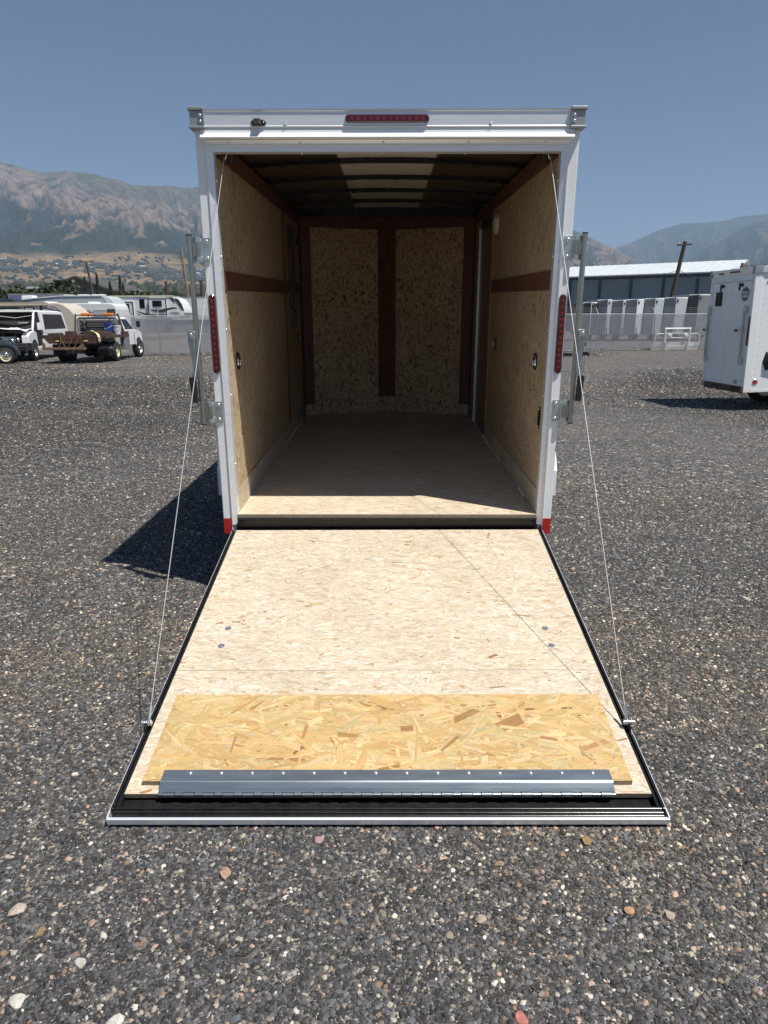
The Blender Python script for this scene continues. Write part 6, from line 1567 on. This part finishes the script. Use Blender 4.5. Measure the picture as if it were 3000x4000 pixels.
A_ROCK = [(-60, 8.2), (-27.64, 8.25), (-24.55, 7.59), (-21.26, 6.94), (-19.2, 6.52), (-17.72, 7.1), (-14.18, 6.37), (0, 5.4), (14.38, 3.6), (20, 2.2), (60, 1)]
A_TOP = [(-60, 10), (-27.38, 10.13), (-25.31, 9.3), (-22.68, 9.5), (-20.69, 9.14), (-17.61, 8.31), (-14.07, 7.94), (0, 8.0), (14, 9), (60, 9)]
B_SK = [(-60, 0), (8, 1.5), (13, 3.4), (15.38, 4.26), (17.55, 5.1), (18.72, 5.46), (20.11, 6.08), (21.65, 6.51), (23.04, 6.5), (24.69, 6.54), (25.38, 6.74), (26.65, 6.8), (27.1, 6.82), (35, 7.0), (60, 6.5)]
C_SK = [(-60, 0), (18, 1.2), (19.5, 2.6), (20.9, 3.44), (22.35, 4.01), (23.42, 4.72), (24.54, 5.33), (25.99, 6.09), (27.16, 6.42), (35, 6.6), (60, 6.0)]
az = np.concatenate([np.linspace(-50, -28.6, 60), np.linspace(-28.5, -12, 340), np.linspace(-11.9, 12.9, 80), np.linspace(13, 28.5, 250), np.linspace(28.7, 50, 50)])
rr = np.concatenate([np.linspace(420, 1200, 14), np.linspace(1240, 3000, 46), np.linspace(3030, 6200, 110), np.linspace(6260, 9900, 50)])
AZ, RR = np.meshgrid(D(1) * az if False else np.radians(az), rr)
azd = np.degrees(AZ)
def fbm(x, y, sc, seed, octv=4, ridged=False):
    out = np.zeros_like(x)
    flat = out.ravel(); xf = x.ravel(); yf = y.ravel()
    for i in range(flat.size):
        a_ = 1.0; f_ = sc; s_ = 0.0
        for o_ in range(octv):
            v_ = noise.noise(Vector((xf[i] * f_ + seed, yf[i] * f_, seed * 1.7 + o_)))
            if ridged: v_ = 1 - abs(v_) * 2
            s_ += a_ * v_; a_ *= 0.5; f_ *= 2.05
        flat[i] = s_
    return out
sk = interp(azd, A_SK); tn = np.minimum(interp(azd, A_TAN), sk * 0.8)
R1, R2, R3 = 1000.0, 3000.0, 5400.0
t1 = np.clip((RR - R1) / (R2 - R1), 0, 1); t2 = np.clip((RR - R2) / (R3 - R2), 0, 1); t3 = np.clip((RR - R3) / 1500, 0, 1)
elA = tn * (0.25 * t1 + 0.75 * t1 ** 1.25) + (sk - tn) * t2 ** 0.95
elA = np.where(RR < R1, tn * 0, elA)
XX = RR * np.sin(AZ); YY = RR * np.cos(AZ) - 3.9
f1 = fbm(azd * 0.42 + 0.6 * t2, t2 * 0.9, 1.0, 11, 5, True)      # gullies running down the face
f2 = fbm(XX, YY, 1 / 420.0, 5, 4)
f3 = fbm(XX, YY, 1 / 90.0, 8, 3)
env = np.sin(np.clip(t2, 0, 1) * PI) ** 0.7
hA = np.tan(np.radians(np.clip(elA, -1, 20))) * RR
hA = hA + env * (f1 - 0.9) * 78 + env * f2 * 22 + env * f3 * 16
hA = hA + t1 * (1 - t2) * (f2 * 9 + f3 * 3.0) - t3 * 500
skyj = fbm(azd * 3.0, azd * 0, 1.0, 3, 4) * 5 * (t2 > 0.93)
hA = hA + skyj
def rng_ridge(SK, R, wdt, amp, seed):
    s_ = interp(azd, SK); top = np.tan(np.radians(s_)) * R
    t = np.clip(1 - np.abs(RR - R) / wdt, 0, 1)
    prof = np.where(RR < R, t ** 1.0, t)
    nz = fbm(azd * 0.35 + t * 0.4, t * 0.8, 1.0, seed, 5, True)
    return top * prof + np.sin(t * PI) * (nz - 0.9) * amp
hC = rng_ridge(C_SK, 7000, 2600, 120, 21) + f3 * 6
hB = rng_ridge(B_SK, 9300, 2800, 170, 31) + f3 * 6
H = np.maximum(np.maximum(hA, hC), np.maximum(hB, -3.0))
H = np.where(RR < 1000, np.minimum(H, 2.0) , H)
H[0, :] = -3
H[RR < 900] = np.clip(H[RR < 900], -3, 1.0) * 0 - 1.0 + 3.5 * np.clip((RR[RR < 900] - 420) / 480, 0, 1)
which = np.argmax(np.stack([hA, hC, hB, np.full_like(hA, -3.0)]), 0)
# vegetation / rock cover (what grows where), decided by height on each slope
ev = np.degrees(np.arctan2(H - 1.6, RR))
nz = f2 * 0.5 + f3 * 0.45 + (f1 - 0.9) * 0.55
tan_m = 1 / (1 + np.exp((ev - tn + 0.10 - 0.25 * f3 - 0.12 * f2) * 14))
rk = interp(azd, A_ROCK); tp = np.minimum(interp(azd, A_TOP), sk - 0.1)
rock = 1 / (1 + np.exp(-(ev - rk + 0.95 * nz) * 7))
topm = 1 / (1 + np.exp(-(ev - tp + 0.5 * f2) * 6))
def lerp(a, b, t): return a * (1 - t[..., None]) + np.array(b) * t[..., None]
base_green = np.array((0.028, 0.043, 0.029))
C = np.broadcast_to(base_green, H.shape + (3,)).copy()
C *= (1 + 0.35 * f3[..., None])
fine = np.clip(0.5 + 1.1 * f3 + 0.7 * (f1 - 0.9), 0, 1)
rockc = lerp(np.broadcast_to((0.115, 0.095, 0.082), H.shape + (3,)).copy(), (0.27, 0.205, 0.17), fine ** 1.2)
rmask = np.clip(rock * (0.45 + 1.3 * np.clip(fine, 0, 1)) - 0.10, 0, 1)
C = C * (1 - rmask[..., None]) + rockc * rmask[..., None]
# scree streaks in the green belt
st_ = np.clip((f1 * 0.6 + f3 * 0.9 - 1.12) * 5, 0, 1) * (t2 > 0.05) * (azd < -16)
C = C * (1 - 0.75 * st_[..., None]) + np.array((0.30, 0.215, 0.155)) * 0.75 * st_[..., None]
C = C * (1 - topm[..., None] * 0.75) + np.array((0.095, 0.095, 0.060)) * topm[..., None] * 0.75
tanc = lerp(np.broadcast_to((0.27, 0.195, 0.115), H.shape + (3,)).copy(), (0.40, 0.285, 0.165), np.clip(0.5 + f2 * 1.2, 0, 1))
tanc = lerp(tanc, (0.21, 0.165, 0.10), np.clip(f3 * 2 - 0.3, 0, 1))
C = C * (1 - tan_m[..., None]) + tanc * tan_m[..., None]
far = (which == 1) | (which == 2)
fc = lerp(np.broadcast_to((0.026, 0.042, 0.030), H.shape + (3,)).copy(), (0.15, 0.135, 0.085), np.clip(fine * 1.0 - 0.45 + f2 * 0.5, 0, 1))
C[far] = fc[far]
C = np.clip(C, 0.01, 0.8)
nr_, nc_ = H.shape
me = bpy.data.meshes.new('mountains')
co = np.stack([XX, YY, H], -1).reshape(-1, 3)
me.vertices.add(len(co)); me.vertices.foreach_set('co', co.astype(np.float32).ravel())
ii, jj = np.meshgrid(np.arange(nr_ - 1), np.arange(nc_ - 1), indexing='ij')
a0 = (ii * nc_ + jj).ravel(); q = np.stack([a0, a0 + 1, a0 + nc_ + 1, a0 + nc_], 1)
me.loops.add(q.size); me.loops.foreach_set('vertex_index', q.astype(np.int32).ravel())
me.polygons.add(len(q)); me.polygons.foreach_set('loop_start', (np.arange(len(q)) * 4).astype(np.int32))
me.update(calc_edges=True); me.validate()
at_ = me.attributes.new('Col', 'FLOAT_COLOR', 'POINT')
at_.data.foreach_set('color', np.concatenate([C.reshape(-1, 3), np.ones((C.shape[0] * C.shape[1], 1))], 1).astype(np.float32).ravel())
me.polygons.foreach_set('use_smooth', [True] * len(me.polygons))
def terr_mat():
    m, nt, b = base_mat('hillside')
    L = nt.links
    a_ = node(nt, 'ShaderNodeAttribute', attribute_name='Col')
    tc = node(nt, 'ShaderNodeTexCoord')
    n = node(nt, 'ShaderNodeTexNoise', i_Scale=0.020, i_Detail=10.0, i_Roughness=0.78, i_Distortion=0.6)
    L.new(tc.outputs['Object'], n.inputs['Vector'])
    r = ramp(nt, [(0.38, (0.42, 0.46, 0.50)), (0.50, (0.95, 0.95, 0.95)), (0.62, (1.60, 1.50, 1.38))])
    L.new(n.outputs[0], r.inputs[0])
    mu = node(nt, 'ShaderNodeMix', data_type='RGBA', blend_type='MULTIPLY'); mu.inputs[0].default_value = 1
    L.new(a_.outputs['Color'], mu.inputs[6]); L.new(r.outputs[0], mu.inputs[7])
    L.new(mu.outputs[2], b.inputs['Base Color']); b.inputs['Roughness'].default_value = 0.95
    b.inputs['Specular IOR Level'].default_value = 0.1
    bp = node(nt, 'ShaderNodeBump', i_Strength=1.0, i_Distance=28.0)
    L.new(n.outputs[0], bp.inputs['Height']); L.new(bp.outputs[0], b.inputs['Normal'])
    return m
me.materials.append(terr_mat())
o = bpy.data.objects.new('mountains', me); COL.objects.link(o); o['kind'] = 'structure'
def ground_h(azdeg, r_):
    i = int(np.clip(np.searchsorted(rr, r_), 1, nr_ - 1)); j = int(np.clip(np.searchsorted(az, azdeg), 1, nc_ - 1))
    ti = (r_ - rr[i - 1]) / (rr[i] - rr[i - 1]); tj = (azdeg - az[j - 1]) / (az[j] - az[j - 1])
    return float((H[i - 1, j - 1] * (1 - tj) + H[i - 1, j] * tj) * (1 - ti) + (H[i, j - 1] * (1 - tj) + H[i, j] * tj) * ti)
def find_r(azdeg, el):
    for r_ in np.arange(900, 3300, 15):
        if math.degrees(math.atan2(ground_h(azdeg, r_) - 1.6, r_)) >= el: return float(r_)
    return 3000.0

# hillside town: single houses
HG = 'houses scattered over the dry foothill'
r = np.random.default_rng(77)
spots = []
def band(a0, a1, e0, e1, n, se):
    for i in range(n):
        t = r.random(); spots.append((a0 + (a1 - a0) * t, e0 + (e1 - e0) * t + r.normal(0, se)))
band(-20.3, -13.2, 3.62, 3.35, 70, 0.10); band(-17.9, -13.2, 3.10, 2.98, 46, 0.06); band(-27.8, -20.5, 3.95, 3.66, 40, 0.10)
band(-28.3, -25.0, 3.50, 3.35, 18, 0.09); band(-18.5, -13.2, 3.48, 3.22, 24, 0.05)
hm = {}
for k, (wm_, rm_) in enumerate((('housew', 'houser'), ('house', 'houser'), ('housew', 'rvgrey'), ('house', 'greydark'))):
    g = MB(); g.box(-0.5, 0.5, -0.35, 0.35, 0, 0.42); a_ = g.mesh('wall', wm_)
    g = MB(); g.prism([(-0.42, 0.40), (0.42, 0.40), (0, 0.66)], 0, -0.56, 0.56); b_ = g.mesh('roof', rm_)
    g = MB(); g.box(-0.3, -0.12, -0.36, -0.351, 0.14, 0.30); g.box(0.1, 0.34, -0.36, -0.351, 0.02, 0.28); c_ = g.mesh('window', 'glass')
    hm[k] = (a_, b_, c_)
names = ('pale walled house with dark roof on the dry foothill', 'brownish house with dark roof on the dry foothill', 'pale walled house with light grey roof on the dry foothill', 'brownish house with black roof on the dry foothill')
for i, (a_, e_) in enumerate(spots):
    r_ = find_r(a_, e_); k = int(r.choice(4, p=(0.32, 0.36, 0.06, 0.26))); sz = r.uniform(9, 16) * (r_ / 2000) ** 0.4
    hh = ground_h(a_, r_)
    root = empty('hillside_house', (r_ * math.sin(D(a_)), r_ * math.cos(D(a_)) - 3.9, hh - 1.5), r.uniform(-0.6, 0.6), names[k], 'house', HG, scale=sz)
    for nm, me_ in zip(('wall', 'roof', 'window'), hm[k]): place(nm, me_, root)
# shrubs and shade trees on the foothill and the belt of trees at its foot: uncountable -> stuff
def blob_field(name, pts, mat):
    ico = bmesh.new(); bmesh.ops.create_icosphere(ico, subdivisions=1, radius=1.0)
    bv = np.array([v.co[:] for v in ico.verts]); bf = np.array([[v.index for v in f.verts] for f in ico.faces]); ico.free()
    P = np.array(pts); n = len(P); rg = np.random.default_rng(len(P))
    V = bv[None] * (P[:, None, 3:4] * np.array([1, 1, 1.0])) * rg.uniform(0.6, 1.25, (n, len(bv), 1)); V[:, :, 2] *= P[:, 4:5]
    V = V + P[:, None, :3]
    F = bf[None] + (np.arange(n) * len(bv))[:, None, None]
    me = bpy.data.meshes.new(name); V = V.reshape(-1, 3); F = F.reshape(-1, 3)
    me.vertices.add(len(V)); me.vertices.foreach_set('co', V.astype(np.float32).ravel())
    me.loops.add(F.size); me.loops.foreach_set('vertex_index', F.astype(np.int32).ravel())
    me.polygons.add(len(F)); me.polygons.foreach_set('loop_start', (np.arange(len(F)) * 3).astype(np.int32))
    me.update(calc_edges=True); me.validate(); me.materials.append(M[mat])
    o = bpy.data.objects.new(name, me); COL.objects.link(o); o['kind'] = 'stuff'
pts = []
for (a_, e_) in spots:
    for k in range(8):
        aa = a_ + r.normal(0, 0.16); ee = e_ + r.normal(-0.02, 0.055); r_ = find_r(aa, ee); s = r.uniform(3.2, 7)
        pts.append((r_ * math.sin(D(aa)), r_ * math.cos(D(aa)) - 3.9, ground_h(aa, r_) + s * 0.4, s, r.uniform(0.8, 1.2)))
for k in range(420):
    aa = r.uniform(-28.5, -13); ee = r.uniform(2.3, 4.8); r_ = find_r(aa, ee)
    if noise.noise(Vector((aa * 0.9, ee * 2.2, 4.0))) < 0.02: continue
    for j in range(r.integers(1, 5)):
        s = r.uniform(3, 8); a2 = aa + r.normal(0, 0.12); r2 = r_ + r.normal(0, 25)
        pts.append((r2 * math.sin(D(a2)), r2 * math.cos(D(a2)) - 3.9, ground_h(a2, r2) + s * 0.3, s, r.uniform(0.7, 1.0)))
blob_field('foothill_shrubs', pts, 'farleaf')
pts = []
for k in range(3400):
    aa = r.uniform(-30, 29); r_ = r.uniform(420, 900)
    el_top = 2.62 + 0.22 * noise.noise(Vector((aa * 0.8, 1.0, 2.0))) + 0.1 * noise.noise(Vector((aa * 4, 1.0, 2.0)))
    if aa > 12: el_top = 1.9
    s = r.uniform(3.0, 6.5) * (r_ / 500) ** 0.3; top = 1.6 + math.tan(D(el_top)) * r_ * r.uniform(0.72, 1.0)
    pts.append((r_ * math.sin(D(aa)), r_ * math.cos(D(aa)) - 3.9, max(s, top - s), s, r.uniform(0.9, 1.3)))
blob_field('tree_belt', pts, 'farleaf')

# ---------------------------------------------------------------- haze
g = MB(); g.box(-10600, 10600, -1600, 11600, -4.2, 1260)
def haze_mat():
    m = bpy.data.materials.new('haze_air'); m.use_nodes = True; nt = m.node_tree
    for n_ in list(nt.nodes): nt.nodes.remove(n_)
    out = nt.nodes.new('ShaderNodeOutputMaterial'); v = nt.nodes.new('ShaderNodeVolumePrincipled')
    v.inputs['Color'].default_value = (0.53, 0.72, 0.98, 1)
    v.inputs['Density'].default_value = 0.000112
    v.inputs['Anisotropy'].default_value = 0.0
    nt.links.new(v.outputs[0], out.inputs['Volume'])
    return m
g.build('haze', haze_mat(), kind='stuff')
